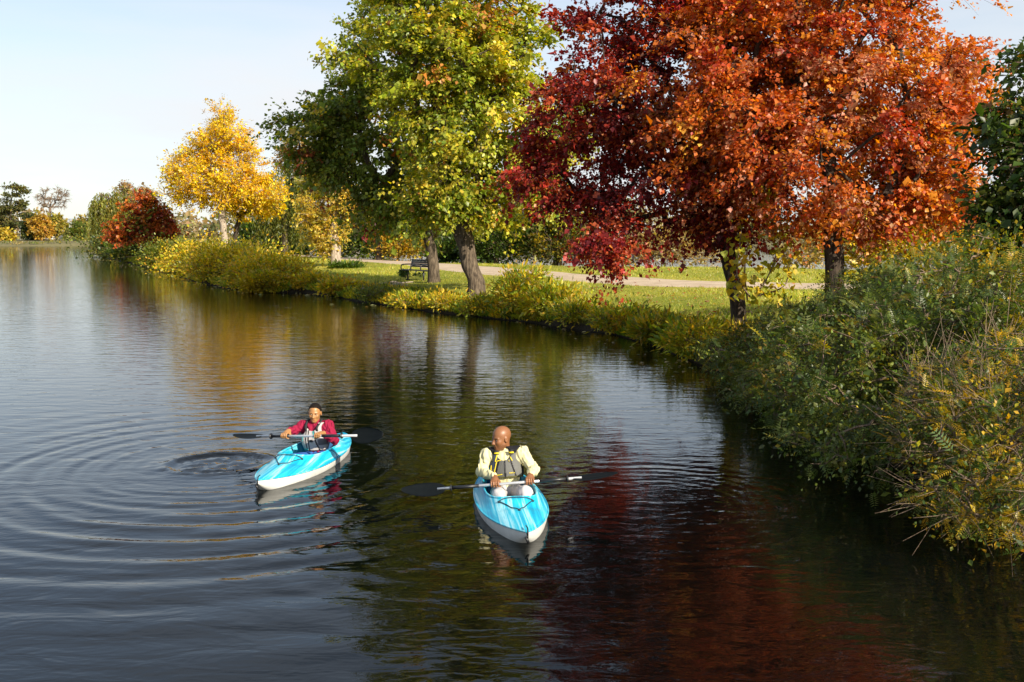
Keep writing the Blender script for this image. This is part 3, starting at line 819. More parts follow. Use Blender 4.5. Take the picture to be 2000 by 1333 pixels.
# trees just behind the path
tree('back_maple', 'yellow-green maple standing behind the lawn between the green and crimson maples', 1085, 66,
     [(1090, 420, 50, 40), (1120, 400, 40, 36), (1060, 390, 36, 40), (1085, 300, 40, 70), (1130, 250, 30, 80)], GREEN_L, clumps=150, per=100, leaf=.17, clump_r=.85, shape=KITE, seed=22, bark=M_BARK_DK)
tree('edge_tree', 'dark green tree leaning in at the right edge with a bare upper bough', 2045, 14.5,
     [(2010, 290, 70, 110), (1975, 400, 60, 60), (2080, 180, 90, 110), (1965, 250, 45, 60), (2100, 380, 110, 120), (2040, 480, 100, 60), (1985, 130, 30, 40)],
     [((.035, .065, .012), 5), ((.055, .09, .014), 4), ((.09, .11, .016), 2), ((.24, .13, .02), .6)], clumps=170, per=70, leaf=.11, clump_r=.45, shape=OVAL, trunk_r=.13, seed=24,
     bark=M_TWIG, trunk_top=3.2, rise=.4)

# ---------------------------------------------------------------- shrubs
def wl(*L): return list(L)
FB = dict(cat='shrub', up=.25, flat=.8, droop=.15, stems=7, twig_r=.007, rosette=True, small=44)
shrub('feathery_shrub', 'feathery green shrub overhanging the water farthest along the right bank', wl((4.5, 18.0, .45, 1.1, 1.5, .35), (5.5, 18.6, .85, 1.1, 1.4, .45), (4.1, 16.4, .4, .75, 1.3, .3)),
      FERN, 240, 10, .18, .30, FROND_S, 31, base=(5.0, 18.4), **FB)
shrub('feathery_shrub', 'broad feathery green shrub in the middle of the right bank, its fronds over the water', wl((4.9, 14.6, .9, 1.2, 1.7, .8), (5.9, 14.8, 1.4, 1.1, 1.7, .8), (3.8, 13.6, .5, .7, 1.3, .38)),
      FERN, 400, 11, .165, .32, FROND_S, 32, base=(5.2, 14.6), **FB)
shrub('feathery_shrub', 'large feathery shrub with ferny fronds reaching lowest over the dark water', wl((4.6, 11.4, 1.0, 1.6, 1.5, .95), (5.4, 11.8, 1.55, 1.3, 1.5, .85), (3.6, 10.4, .55, .7, 1.0, .42)),
      FERN, 430, 11, .155, .30, FROND_S, 33, base=(5.2, 11.6), **FB)
shrub('twiggy_shrub', 'half bare twiggy shrub with a little yellow leaf in the lower right corner', wl((4.6, 8.9, .95, 1.1, 1.1, .8), (4.0, 8.1, .5, .6, .7, .4)),
      FERN_Y, 360, 9, .125, .26, FROND_S, 34, base=(4.9, 8.9), bare=.25, cat='shrub', up=.25, stems=8, twig_r=.0042, rosette=True, small=26, small_leaf=.04)
shrub('feathery_shrub', 'tall feathery shrub with yellowing tips high on the right bank', wl((6.4, 13.6, 1.7, 1.2, 1.3, .95), (5.9, 11.0, 1.6, .8, 1.3, .8)),
      FERN_Y, 240, 9, .16, .30, FROND_S, 35, base=(6.6, 12.6), **FB)
shrub('feathery_shrub', 'dark feathery shrub behind, beneath the orange maple', wl((7.6, 18.0, 1.5, 1.9, 1.8, .95), (9.6, 19, 1.8, 1.8, 1.8, 1.1), (6.3, 18.8, .9, 1.1, 1.2, .6)),
      FERN, 250, 9, .19, .36, FROND_S, 36, base=(7.8, 18.2), **FB)
shrub('thicket', 'loose yellow-green thicket between the orange maple trunk and the right edge', px_lobes(23, [(1720, 470, 80, 38), (1800, 455, 70, 42), (1690, 500, 50, 28), (1880, 440, 80, 45)]),
      YELGRN, 120, 40, .13, .5, OVAL, 37, cat='shrub', twig_r=.008)

BK = dict(cat='plant', twig_r=.006, stems=5)
def bank(px, inl, h, r, label, pal, seed, name='bank_plant', leaf=.20, clumps=40, per=34, shape=LANCE, ylong=1.0, **kw):
    """a clump of plants standing on the near bank at the waterline seen at px"""
    i = np.argmin([abs(to_px((p[0], p[1], 0))[0] - px) for p in FRONT[3:]]) + 3
    # find the shore point by sliding along the front line
    best = None
    for a, b_ in zip(FRONT[3:-1], FRONT[4:]):
        for t in np.linspace(0, 1, 20):
            p = np.array(a) * (1 - t) + np.array(b_) * t
            e = abs(to_px((p[0], p[1], 0))[0] - px)
            if best is None or e < best[0]: best = (e, p, np.array(b_) - np.array(a))
    p, tdir = best[1], best[2] / np.linalg.norm(best[2])
    nv = np.array([tdir[1], -tdir[0]])
    if sdist([p + nv * .2])[0] < 0: nv = -nv
    q = p + nv * inl; z = max(gz(*q), 0)
    lobes = [(q[0], q[1], z + h * .55, r, r * ylong, h * .5), (q[0] - .35 * r, q[1] - .3 * r, z + h * .3, r * .8, r * .7, h * .35)]
    args = dict(BK); args.update(kw)
    return shrub(name, label, lobes, pal, clumps, per, leaf, r * .33, shape, seed, base=tuple(q), up=.55, **args)
bank(1392, 0.7, 0.43, 0.68, 'small goldenrod clump glowing bright yellow at the edge of the feathery shrubs', [((.55, .36, .012), 5), ((.42, .32, .02), 3)], 40, 'goldenrod', .12, 34, 40)
bank(1330, 0.45, 0.37, 0.77, 'leafy green weeds on the bank left of the bright yellow goldenrod', BANKPAL, 41, 'bank_plant', .15, 46, 34)
bank(1262, 0.3, 0.37, 0.59, 'yellow-tipped weeds leaning to the water below the crimson tree', [((.50, .33, .015), 4), ((.24, .25, .02), 4), ((.14, .18, .016), 2)], 42, 'bank_plant', .15, 40, 34)
bank(1190, 0.4, 0.34, 0.77, 'green weeds on the bank under the drooping crimson bough', BANKPAL, 43, 'bank_plant', .15, 44, 34)
bank(1115, 0.4, 0.37, 0.77, 'green and ochre weeds just right of the tall goldenrod', BANKPAL, 44, 'bank_plant', .15, 44, 34)
bank(1050, 0.6, 0.72, 0.77, 'goldenrod clump with yellow sprays, right half of the tall pair below the path', BANKPAL, 45, 'goldenrod', .18, 60, 36)
bank(985, 0.8, 1.08, 0.85, 'tallest goldenrod clump with a green spire, in front of the forked maple', BANKPAL, 46, 'goldenrod', .18, 70, 36)
bank(925, 0.4, 0.34, 0.59, 'low yellowish weeds at the foot of the forked maple', BANKPAL, 47, 'bank_plant', .13, 34, 30)
bank(860, 0.25, 0.28, 0.68, 'low yellow weeds at the waterline below the bench maple', YELGRN, 48, 'bank_plant', .13, 34, 30)
bank(790, 0.25, 0.25, 0.68, 'low mixed weeds at the waterline below the bench', BANKPAL, 49, 'bank_plant', .13, 34, 30)
bank(725, 0.3, 0.28, 0.77, 'grey-green weeds at the waterline left of the bench', [((.12, .15, .03), 4), ((.18, .2, .04), 3), ((.3, .26, .03), 1.5)], 50, 'bank_plant', .13, 34, 30)
bank(650, 0.5, 0.3, 0.8, 'ochre shrub at the waterline in front of the ivy-clad tree', YELGRN, 51, 'bank_shrub', .14, 44, 34, OVAL)
bank(590, 0.6, 0.32, 0.8, 'olive shrub at the waterline right of the yellow bank shrub', YELGRN, 52, 'bank_shrub', .14, 44, 34, OVAL)
bank(540, 1, 0.75, 1.0, 'small round yellow shrub at the right end of the waterside thicket', [((.46, .33, .02), 4), ((.55, .36, .02), 3), ((.26, .25, .02), 3)], 53, 'bank_shrub', .12, 90, 60, OVAL)
bank(465, 1.7, 0.85, 1.9, 'tall yellow-green shrub in front of the golden tree trunk', YELGRN, 54, 'bank_shrub', .14, 150, 62, OVAL)
bank(400, 1.7, 1.2, 2.30, 'broad yellow-green shrub bulging over the water below the golden tree', YELGRN, 55, 'bank_shrub', .14, 150, 62, OVAL)
bank(345, 1.7, 1.1, 2.20, 'yellow and green shrub left of the broadest waterside shrub', YELGRN, 56, 'bank_shrub', .14, 130, 70, OVAL)
bank(295, 2, 1.2, 2.40, 'green waterside shrub below the rust-red tree', [((.10, .13, .016), 4), ((.20, .21, .02), 3), ((.36, .29, .02), 1.6)], 57, 'bank_shrub', .16, 110, 60, OVAL)
bank(245, 2.2, 1.3, 3.00, 'dark green waterside shrub left of the rust-red tree', [((.07, .10, .014), 4), ((.13, .15, .02), 3), ((.3, .24, .02), 1.2)], 58, 'bank_shrub', .26, 110, 40, OVAL)
bank(208, 2.4, 1.6, 3.40, 'dark shrub at the very tip of the spit under the pale willow', [((.06, .085, .014), 4), ((.12, .13, .02), 3), ((.3, .24, .02), 1)], 59, 'bank_shrub', .3, 110, 40, OVAL)

# hedges and reeds along the far side of the spit
HG = dict(cat='hedge', twig_r=.012)
shrub('hedge_bush', 'dark green bush behind the path just right of the golden tree', px_lobes(104, [(530, 455, 40, 34), (500, 465, 30, 24)]), HEDGE, 140, 60, .26, .8, OVAL, 61, **HG)
shrub('hedge_bush', 'dark green bush behind the path left of the ochre ivy-clad tree', px_lobes(94, [(595, 450, 44, 40), (570, 470, 40, 22)]), HEDGE, 150, 60, .26, .8, OVAL, 62, **HG)
shrub('hedge_bush', 'dark green bush below the burgundy tree', px_lobes(84, [(705, 465, 46, 34), (745, 470, 40, 26)]), HEDGE, 140, 60, .24, .7, OVAL, 63, **HG)
shrub('hedge_bush', 'dark hedge behind the lawn right of the forked maple', px_lobes(66, [(975, 470, 42, 44), (935, 485, 36, 30), (1015, 460, 40, 44)]), HEDGE, 160, 60, .2, .6, OVAL, 64, **HG)
shrub('hedge_bush', 'brownish hedge with yellow leaves at the left of the drooping crimson bough', px_lobes(65, [(1075, 475, 50, 36), (1130, 470, 44, 34)]),
      [((.09, .10, .016), 4), ((.05, .07, .012), 4), ((.36, .26, .02), 1.6), ((.2, .14, .04), 2)], 130, 44, .2, .6, OVAL, 65, **HG)
shrub('hedge_bush', 'dark bush seen between the two trunks of the forked maple and the bench maple', px_lobes(70, [(900, 485, 34, 26), (870, 495, 26, 18)]), HEDGE, 90, 60, .2, .6, OVAL, 72, **HG)
shrub('hedge_bush', 'dark green bush just right of the ivy-clad trunk behind the path', px_lobes(90, [(665, 470, 30, 28), (640, 480, 24, 18)]), HEDGE, 90, 60, .24, .7, OVAL, 73, **HG)
shrub('yellow_bush', 'bright yellow bush behind the bench', px_lobes(74, [(765, 470, 34, 28), (795, 478, 30, 20)]), [((.58, .37, .02), 4), ((.46, .31, .04), 4), ((.3, .26, .03), 2)], 90, 44, .2, .6, OVAL, 66, cat='shrub', twig_r=.01)
shrub('reed_bed', 'tan reeds behind the bench maple trunk', px_lobes(76, [(830, 455, 40, 42), (870, 450, 26, 40)]), REEDS, 100, 44, .34, .5, LANCE, 67, cat='reeds', twig_r=.008)
shrub('reed_bed', 'pale beige reeds behind the lawn, seen under the crimson maple', px_lobes(64, [(1230, 485, 60, 30), (1300, 480, 60, 36), (1360, 478, 44, 36)]), REEDS, 130, 36, .3, .45, LANCE, 68, cat='reeds', twig_r=.008)
shrub('reed_bed', 'pale reeds left of the orange maple trunk', px_lobes(60, [(1560, 500, 40, 22), (1600, 480, 30, 30)]), REEDS, 60, 30, .3, .45, LANCE, 69, cat='reeds', twig_r=.008)

# small dark plant under the bench, grass mound by the ivy-clad tree
p = on_z(790, 541, .78)
shrub('low_plant', 'small dark green plant growing in front of the bench legs', [(p[0], p[1], .9, .16, .16, .12), (p[0] + .45, p[1] - .1, .84, .3, .2, .06)], [((.05, .10, .03), 4), ((.09, .13, .03), 3)], 26, 24, .08, .11, OVAL, 70, cat='plant', base=(p[0], p[1]), twig_r=.004)
p = on_z(676, 524, .78)
shrub('grass_mound', 'dark tuft of long grass at the foot of the ivy-clad tree', [(p[0], p[1], .80, .9, .5, .08)], [((.06, .11, .012), 4), ((.10, .15, .015), 3)], 40, 40, .2, .2, LANCE, 71, cat='plant', base=(p[0], p[1]), twig_r=.004)

# ---------------------------------------------------------------- grass, weeds and fallen leaves (nobody could count these)
rng = np.random.default_rng(80)
n = 270000
q = np.column_stack([rng.uniform(-26, 16, n), 22 + 60 * rng.random(n) ** 1.7])
sd = sdist(q); ok = (sd > .25) & (pdist(q) > 1.95 + .5 * rng.random(n)) & (np.abs(q[:, 0]) < q[:, 1] * .56 + 1)
q = q[ok]; n = len(q)
z = ground(q, True)
ax = np.column_stack([rng.normal(0, .55, n), rng.normal(0, .55, n), np.ones(n)])
cl = pick_cols(rng, [((.21, .26, .024), 3), ((.34, .34, .036), 4), ((.46, .41, .065), 3), ((.54, .44, .12), 1.2)], n, jit=.2)
lng = wob(q, .6, 81)
tone = np.clip(1 + .45 * lng, .5, 1.5)[:, None]
BLADE = (np.array([[0, .12, 0], [0, -.12, 0], [1, 0, 0]]), np.array([[0, 1, 2]]))
gr = leaves_mesh('grass', np.column_stack([q, z - .01]), ax, rng.normal(0, 1, (n, 3)), .085 * np.exp(rng.normal(0, .3, n)) * (.9 + .5 * np.clip(lng, -.6, 1)), np.clip(cl * tone, 0, .8), BLADE, None)
tag(gr, 'short sunlit lawn grass on the spit', 'grass', kind='stuff')

n = 50000
pts = []
seg = np.array(FRONT[3:]); sl_ = np.linalg.norm(np.diff(seg, axis=0), axis=1)
k = rng.choice(len(sl_), n, p=(sl_ / np.array([max(25, .5 * (a[1] + b_[1])) for a, b_ in zip(seg[:-1], seg[1:])]) ** 1.3) / (sl_ / np.array([max(25, .5 * (a[1] + b_[1])) for a, b_ in zip(seg[:-1], seg[1:])]) ** 1.3).sum())
t = rng.random(n)[:, None]
q = seg[k] * (1 - t) + seg[k + 1] * t
td = (seg[k + 1] - seg[k]) / sl_[k][:, None]; nv = np.column_stack([td[:, 1], -td[:, 0]])
sgn = np.sign(sdist(q + nv * .3)); nv = nv * np.where(sgn == 0, 1, sgn)[:, None]
inl = .05 + 1.35 * rng.random(n) ** 1.4
q = q + nv * inl[:, None]
dens = wob(q, 1.4, 83) + .5 * wob(q, 4, 84)
ok = dens > -.45; q, nv, inl, dens = q[ok], nv[ok], inl[ok], dens[ok]; n = len(q)
z = np.maximum(ground(q, True), .02)
ax = np.column_stack([-nv * (.7 - .4 * inl)[:, None] + rng.normal(0, .5, (n, 2)), .9 + .3 * rng.random(n)])
hgt = rng.random(n) ** 1.5 * (.05 + .13 * np.clip(dens + .5, 0, 1.2))
P = np.column_stack([q - nv * (hgt * .4)[:, None], z + hgt])
cell = (np.floor(q[:, 0] * 1.6) * 131 + np.floor(q[:, 1] * 1.2) * 17).astype(int) % 997
wd = leaves_mesh('bank_weeds', P, ax, rng.normal(0, 1, (n, 3)) + np.array([0, 0, .5]), .13 * np.exp(rng.normal(0, .3, n)),
                 pick_cols(rng, BANKPAL + [((.09, .13, .014), 3)], n, cell, 997, mixr=.4), LANCE, None)
tag(wd, 'tangle of weeds and long grass hanging over the bank edge', 'weeds', kind='stuff')

n = 2600
q = np.column_stack([rng.uniform(-2, 14, n), rng.uniform(19, 42, n)])
w_ = np.exp(-((q[:, 0] - 5.5) / 4) ** 2 - ((q[:, 1] - 26) / 7) ** 2)
ok = (sdist(q) > .3) & (rng.random(n) < w_); q = q[ok]; n = len(q)
fl = leaves_mesh('fallen_leaves', np.column_stack([q, ground(q, True) + .03]), rng.normal(0, 1, (n, 3)) * np.array([1, 1, .15]), rng.normal(0, .25, (n, 3)) + np.array([0, 0, 1]),
                 .11 * np.exp(rng.normal(0, .25, n)), pick_cols(rng, RED + ORANGE + [((.5, .38, .2), 6)], n), MAPLE, None)
tag(fl, 'scattered fallen leaves on the grass under the red and orange maples', 'fallen leaves', kind='stuff')

# leaves and bits of weed afloat along the bank
n = 700
k = rng.choice(len(sl_), n, p=sl_ / sl_.sum()); t = rng.random(n)[:, None]
q = seg[k] * (1 - t) + seg[k + 1] * t
q = q - (np.array([.35, .5])[None] * (rng.random(n) ** 2 * 3)[:, None]) + rng.normal(0, .25, (n, 2))
q = q[(sdist(q) < -.1)]; n = len(q)
fl = leaves_mesh('floating_leaves', np.column_stack([q, np.full(n, .012)]), rng.normal(0, 1, (n, 3)) * np.array([1, 1, .02]), np.tile([0, 0, 1.0], (n, 1)), .10 * np.exp(rng.normal(0, .3, n)),
                 pick_cols(rng, [((.5, .42, .2), 3), ((.4, .25, .05), 2), ((.2, .2, .05), 2)], n), OVAL, None)
tag(fl, 'pale leaves floating on the water close to the bank', 'floating leaves', kind='stuff')

# ---------------------------------------------------------------- vine with big yellow-green leaves on the crimson maple's trunk
rng = np.random.default_rng(90)
vr = empty('climbing_vine', tuple(at_y(1465, 600, 19.8))); tag(vr, 'yellow-green climbing vine with big leaves beside the crimson maple trunk', 'vine')
VO = np.array(vr.location)
strands = [[(1460, 590), (1455, 520), (1470, 440), (1490, 380), (1500, 345)], [(1470, 585), (1500, 540), (1520, 480), (1505, 420), (1480, 360)],
           [(1465, 580), (1440, 540), (1445, 480), (1450, 430)], [(1475, 580), (1530, 560), (1540, 520), (1530, 470)]]
vm = MB(); lp = []
for s_ in strands:
    pts = catmull(np.array([at_y(x, y, 19.8 + rng.normal(0, .1)) for x, y in s_]), 6) - VO
    vm.tube(pts, np.linspace(.018, .006, len(pts)), 5)
    for i in range(1, len(pts)):
        for c_ in range(rng.integers(2, 5)): lp.append(pts[i] + rng.normal(0, .13, 3) * np.array([1, .8, 1]))
vm.build('stem', M_TWIG, vr, smooth=True)
vmesh = []
for c_ in ((0.43, 0.39, 0.03), (0.61, 0.48, 0.03), (0.32, 0.35, 0.03), (0.72, 0.49, 0.03)):
    tmp = leaves_mesh('leaf', np.zeros((1, 3)), np.array([[1.0, 0, 0]]), np.array([[0, 0, 1.0]]), np.ones(1), np.array([c_]), (np.array([[0, 0, 0], [-.12, .28, .06], [.12, .52, .1], [.4, .44, .06], [.62, .26, .02], [1, 0, -.1], [.62, -.26, .02], [.4, -.44, .06], [.12, -.52, .1], [-.12, -.28, .06]]),
                      np.array([[0, 1, 2], [0, 2, 3], [0, 3, 4], [0, 4, 5], [0, 5, 6], [0, 6, 7], [0, 7, 8], [0, 8, 9]])), None)
    vmesh.append(tmp.data); bpy.data.objects.remove(tmp)
for p in lp:
    o = bpy.data.objects.new('leaf', vmesh[rng.integers(0, 4)]); COL.objects.link(o); o.parent = vr
    o.location = p; s_ = rng.uniform(.10, .165); o.scale = (s_, s_, s_)
    dv = Vector((rng.normal(0, .6), -.5 + rng.normal(0, .5), -.7)); o.rotation_euler = dv.to_track_quat('X', 'Z').to_euler()
    o.rotation_euler.rotate_axis('X', rng.normal(0, .6))

# ---------------------------------------------------------------- far shore on the left
FZ0 = far_z()
def far_tree(name, label, base, Y, lobes, pal, **kw):
    args = dict(clumps=60, per=40, leaf=.5, clump_r=1.2, shape=OVAL, trunk_r=.22, bark=M_BARK_DK, base_z=FZ0, twigs=2); args.update(kw)
    return tree(name, label, base, Y, lobes, pal, **args)
PINE = [((.10, .11, .03), 4), ((.16, .15, .035), 3), ((.22, .19, .04), 2)]
far_tree('pine_tree', 'tall open pine with flat tiers of needles at the left edge of the far shore', 23, 243, [(28, 368, 18, 5), (22, 381, 20, 4), (8, 392, 14, 4), (46, 376, 8, 3), (44, 396, 14, 4), (30, 405, 26, 4), (12, 420, 16, 4), (46, 418, 14, 4), (26, 432, 20, 4)], PINE, seed=101, clumps=110, per=36, leaf=.45, clump_r=1.0, flat=.3, trunk_top=12.5, rise=.1)
far_tree('pine_tree', 'shorter dark pine leaning at the frame edge left of the tall pine', 9, 246, [(6, 415, 12, 5), (2, 430, 12, 6), (12, 440, 10, 4)], PINE, seed=102, flat=.4)
far_tree('cypress_tree', 'narrow dark evergreen right of the tall pine on the far shore', 60, 240, [(58, 448, 10, 18), (62, 430, 6, 12)], [((.04, .06, .02), 4), ((.07, .09, .02), 3)], seed=103, per=60)
far_tree('bare_tree', 'bare leafless tree with spreading branches on the far shore', 99, 250, [(100, 380, 26, 16), (122, 378, 16, 10), (80, 388, 14, 12), (105, 395, 30, 14)], TAN, seed=104, clumps=130, per=1, leaf=.2, clump_r=.8, trunk_r=.32, twigs=6, rise=1.2, bark=M_TWIG, pipe=.5)
far_tree('yellow_tree', 'small yellow tree in front of the bare tree on the far shore', 82, 238, [(78, 440, 14, 18), (86, 452, 16, 12)], [((.50, .30, .04), 4), ((.42, .28, .05), 3)], seed=105, per=60)
far_tree('ochre_tree', 'ochre tree right of the bare trunk on the far shore', 112, 246, [(115, 445, 14, 14), (108, 430, 10, 10)], [((.40, .32, .05), 4), ((.3, .27, .05), 3)], seed=106, per=50)
far_tree('round_tree', 'round green bushy tree on the far shore beside the sandy edge', 146, 240, [(146, 456, 16, 12), (155, 448, 12, 10)], [((.10, .14, .02), 4), ((.2, .2, .03), 3)], seed=107, per=70)
far_tree('ochre_tree', 'yellowish tree on the far shore nearest the spit', 166, 250, [(165, 445, 14, 16), (172, 455, 12, 12)], [((.36, .28, .06), 4), ((.26, .24, .05), 3)], seed=108, per=60)
far_tree('ochre_tree', 'low golden bushy tree below the pines at the far left edge', 4, 236, [(2, 458, 10, 10), (14, 464, 10, 5)], [((.50, .36, .03), 4), ((.4, .3, .04), 3)], seed=109, per=50)
# low bushes along the far edge and the distant wood behind
rng = np.random.default_rng(120)
n = 32000
X = rng.uniform(-340, 260, n); Y = 285 + 45 * rng.random(n)
top = 7.0 + 2.6 * np.sin(X * .06 + Y * .02) + 2.2 * np.sin(X * .17 + 2) + 1.8 * np.sin(X * .41 + Y * .1) + rng.normal(0, .8, n)
Z = FZ0 + top * rng.random(n) ** .8
cell = (np.floor(X / 5).astype(int) * 7 + np.floor(Y / 14).astype(int) * 13) % 499
fw = leaves_mesh('distant_wood', np.column_stack([X, Y, Z]), rng.normal(0, 1, (n, 3)), rng.normal(0, .6, (n, 3)) + np.array([.2, -.5, .6]), 1.3 * np.exp(rng.normal(0, .3, n)),
                 pick_cols(rng, [((.34, .24, .12), 4), ((.30, .22, .08), 3), ((.22, .2, .06), 3), ((.38, .25, .10), 2), ((.16, .16, .05), 2)], n, cell, 499), OVAL, None)
tag(fw, 'hazy brown distant wood along the horizon', 'wood', kind='stuff')
n = 15000
X = rng.uniform(-260, 260, n); e = np.interp(X, fx, edge); Y = e + 6 + 9 * rng.random(n)
hh = np.clip(1.2 + 1.3 * np.sin(X * .13) + .9 * np.sin(X * .37 + 1), .25, 4)
Z = .5 + hh * rng.random(n) ** 1.2
cell = (np.floor(X / 3).astype(int) % 199)
fs = leaves_mesh('far_shore_bushes', np.column_stack([X, Y, Z]), rng.normal(0, 1, (n, 3)) + np.array([0, 0, .6]), rng.normal(0, .6, (n, 3)) + np.array([.2, -.5, .6]), .38 * np.exp(rng.normal(0, .3, n)),
                 pick_cols(rng, [((.22, .19, .03), 4), ((.10, .13, .02), 4), ((.30, .23, .08), 4), ((.36, .26, .03), 1.5)], n, cell, 199), OVAL, None)
tag(fs, 'low mixed bushes and dry grass along the far waterline', 'bushes', kind='stuff')
# ---------------------------------------------------------------- solid modelling helper: blended distance fields -> one continuous mesh
class Field:
    def __init__(s, lo, hi, h):
        s.lo = np.array(lo, float); s.h = h
        s.n = np.ceil((np.array(hi) - s.lo) / h).astype(int) + 1
        s.F = np.full(s.n, 1.0, np.float32)
        s.ax = [s.lo[i] + h * np.arange(s.n[i]) for i in range(3)]
    def _apply(s, lo, hi, fn, k, op):
        pad = k + 3 * s.h
        a = np.clip(np.floor((np.array(lo) - pad - s.lo) / s.h).astype(int), 0, s.n); b_ = np.clip(np.ceil((np.array(hi) + pad - s.lo) / s.h).astype(int) + 1, 0, s.n)
        if (b_ <= a).any(): return
        sl = tuple(slice(a[i], b_[i]) for i in range(3))
        X, Y, Z = np.meshgrid(*(s.ax[i][sl[i]] for i in range(3)), indexing='ij', sparse=True)
        d = fn(X, Y, Z); f = s.F[sl]
        if op == 'sub':
            d = -d; hh = np.clip(k - np.abs(f - d), 0, None) / k if k else 0
            s.F[sl] = np.maximum(f, d) + hh * hh * k * .25
        elif op == 'int': s.F[sl] = np.maximum(f, d)
        else:
            hh = np.clip(k - np.abs(f - d), 0, None) / k if k else 0
            s.F[sl] = np.minimum(f, d) - hh * hh * k * .25
    def cap(s, a, b, ra, rb=None, k=.02, op='add'):
        a, b = np.array(a, float), np.array(b, float); rb = ra if rb is None else rb
        ab = b - a; L2 = ab @ ab + 1e-12; R = max(ra, rb)
        def fn(X, Y, Z):
            t = np.clip(((X - a[0]) * ab[0] + (Y - a[1]) * ab[1] + (Z - a[2]) * ab[2]) / L2, 0, 1)
            return np.sqrt((X - a[0] - t * ab[0]) ** 2 + (Y - a[1] - t * ab[1]) ** 2 + (Z - a[2] - t * ab[2]) ** 2) - (ra + (rb - ra) * t)
        s._apply(np.minimum(a, b) - R, np.maximum(a, b) + R, fn, k, op)
    def chain(s, pts, rs, k=.012):
        for i in range(len(pts) - 1): s.cap(pts[i], pts[i + 1], rs[i], rs[i + 1], k)
    def ell(s, c, r, R=None, k=.02, op='add'):
        c = np.array(c, float); r = np.array(r, float); R = np.eye(3) if R is None else np.asarray(R)
        ext = np.sqrt((R ** 2) @ (r ** 2)); rm = r.min()
        def fn(X, Y, Z):
            d = [X - c[0], Y - c[1], Z - c[2]]
            q = [sum(R[i, j] * d[i] for i in range(3)) for j in range(3)]
            k0 = np.sqrt(sum((q[j] / r[j]) ** 2 for j in range(3))); k1 = np.sqrt(sum((q[j] / r[j] ** 2) ** 2 for j in range(3))) + 1e-9
            return k0 * (k0 - 1) / k1
        s._apply(c - ext, c + ext, fn, k, op)
    def cutz(s, z, above=True): 
        zz = s.ax[2][None, None, :]; s.F = np.maximum(s.F, (zz - z) if above else (z - zz)).astype(np.float32)
    def field(s, fn, op='int'):
        X, Y, Z = np.meshgrid(*s.ax, indexing='ij', sparse=True); d = fn(X, Y, Z)
        s.F = (np.maximum(s.F, d) if op == 'int' else np.minimum(s.F, d)).astype(np.float32)
    def mesh(s):
        F = s.F.copy(); F[np.abs(F) < 1e-6] = 1e-6
        I = F < 0; n = s.n
        c = sum(I[i:n[0] - 1 + i, j:n[1] - 1 + j, k:n[2] - 1 + k].astype(np.int8) for i in (0, 1) for j in (0, 1) for k in (0, 1))
        act = (c > 0) & (c < 8); idx = -np.ones(act.shape, np.int64); ijk = np.argwhere(act); idx[act] = np.arange(len(ijk))
        acc = np.zeros((len(ijk), 3)); cn = np.zeros(len(ijk))
        cs = [np.array((i, j, k)) for i in (0, 1) for j in (0, 1) for k in (0, 1)]
        for p in range(8):
            for q in range(p + 1, 8):
                if np.abs(cs[p] - cs[q]).sum() != 1: continue
                A, B = ijk + cs[p], ijk + cs[q]
                fa, fb = F[A[:, 0], A[:, 1], A[:, 2]], F[B[:, 0], B[:, 1], B[:, 2]]
                mk = (fa < 0) != (fb < 0); t = np.where(mk, fa / (fa - fb + 1e-12), 0)
                acc[mk] += (cs[p] + t[:, None] * (cs[q] - cs[p]))[mk]; cn[mk] += 1
        V = s.lo + s.h * (ijk + acc / cn[:, None])
        Q = []
        for ax_ in range(3):
            u, v = [(1, 2), (2, 0), (0, 1)][ax_]
            e = np.zeros(3, int); e[ax_] = 1
            sl0 = [slice(1, n[d] - 1) for d in range(3)]; sl0[ax_] = slice(0, n[ax_] - 1)
            sl1 = list(sl0); sl1[ax_] = slice(1, n[ax_])
            a, b_ = I[tuple(sl0)], I[tuple(sl1)]
            for flip in (0, 1):
                w = np.argwhere((a & ~b_) if not flip else (~a & b_))
                if not len(w): continue
                off = np.array([sl0[d].start for d in range(3)]); w = w + off
                eu = np.zeros(3, int); eu[u] = 1; ev = np.zeros(3, int); ev[v] = 1
                ids = [idx[tuple((w - x).T)] for x in (eu + ev, ev, 0 * ev, eu)]
                q_ = np.stack(ids, 1); Q.append(q_ if not flip else q_[:, ::-1])
        Q = np.concatenate(Q); Q = Q[(Q >= 0).all(1)]
        return V, Q
    def front(s, y, z):
        """largest x on the surface at (y, z)"""
        j = int(round((y - s.lo[1]) / s.h)); k = int(round((z - s.lo[2]) / s.h)); col = s.F[:, j, k]
        ins = np.where(col < 0)[0]
        if not len(ins): return None
        i = ins[-1]; fa, fb = col[i], col[min(i + 1, len(col) - 1)]
        return s.ax[0][i] + s.h * fa / (fa - fb - 1e-9) if fb > 0 else s.ax[0][i]

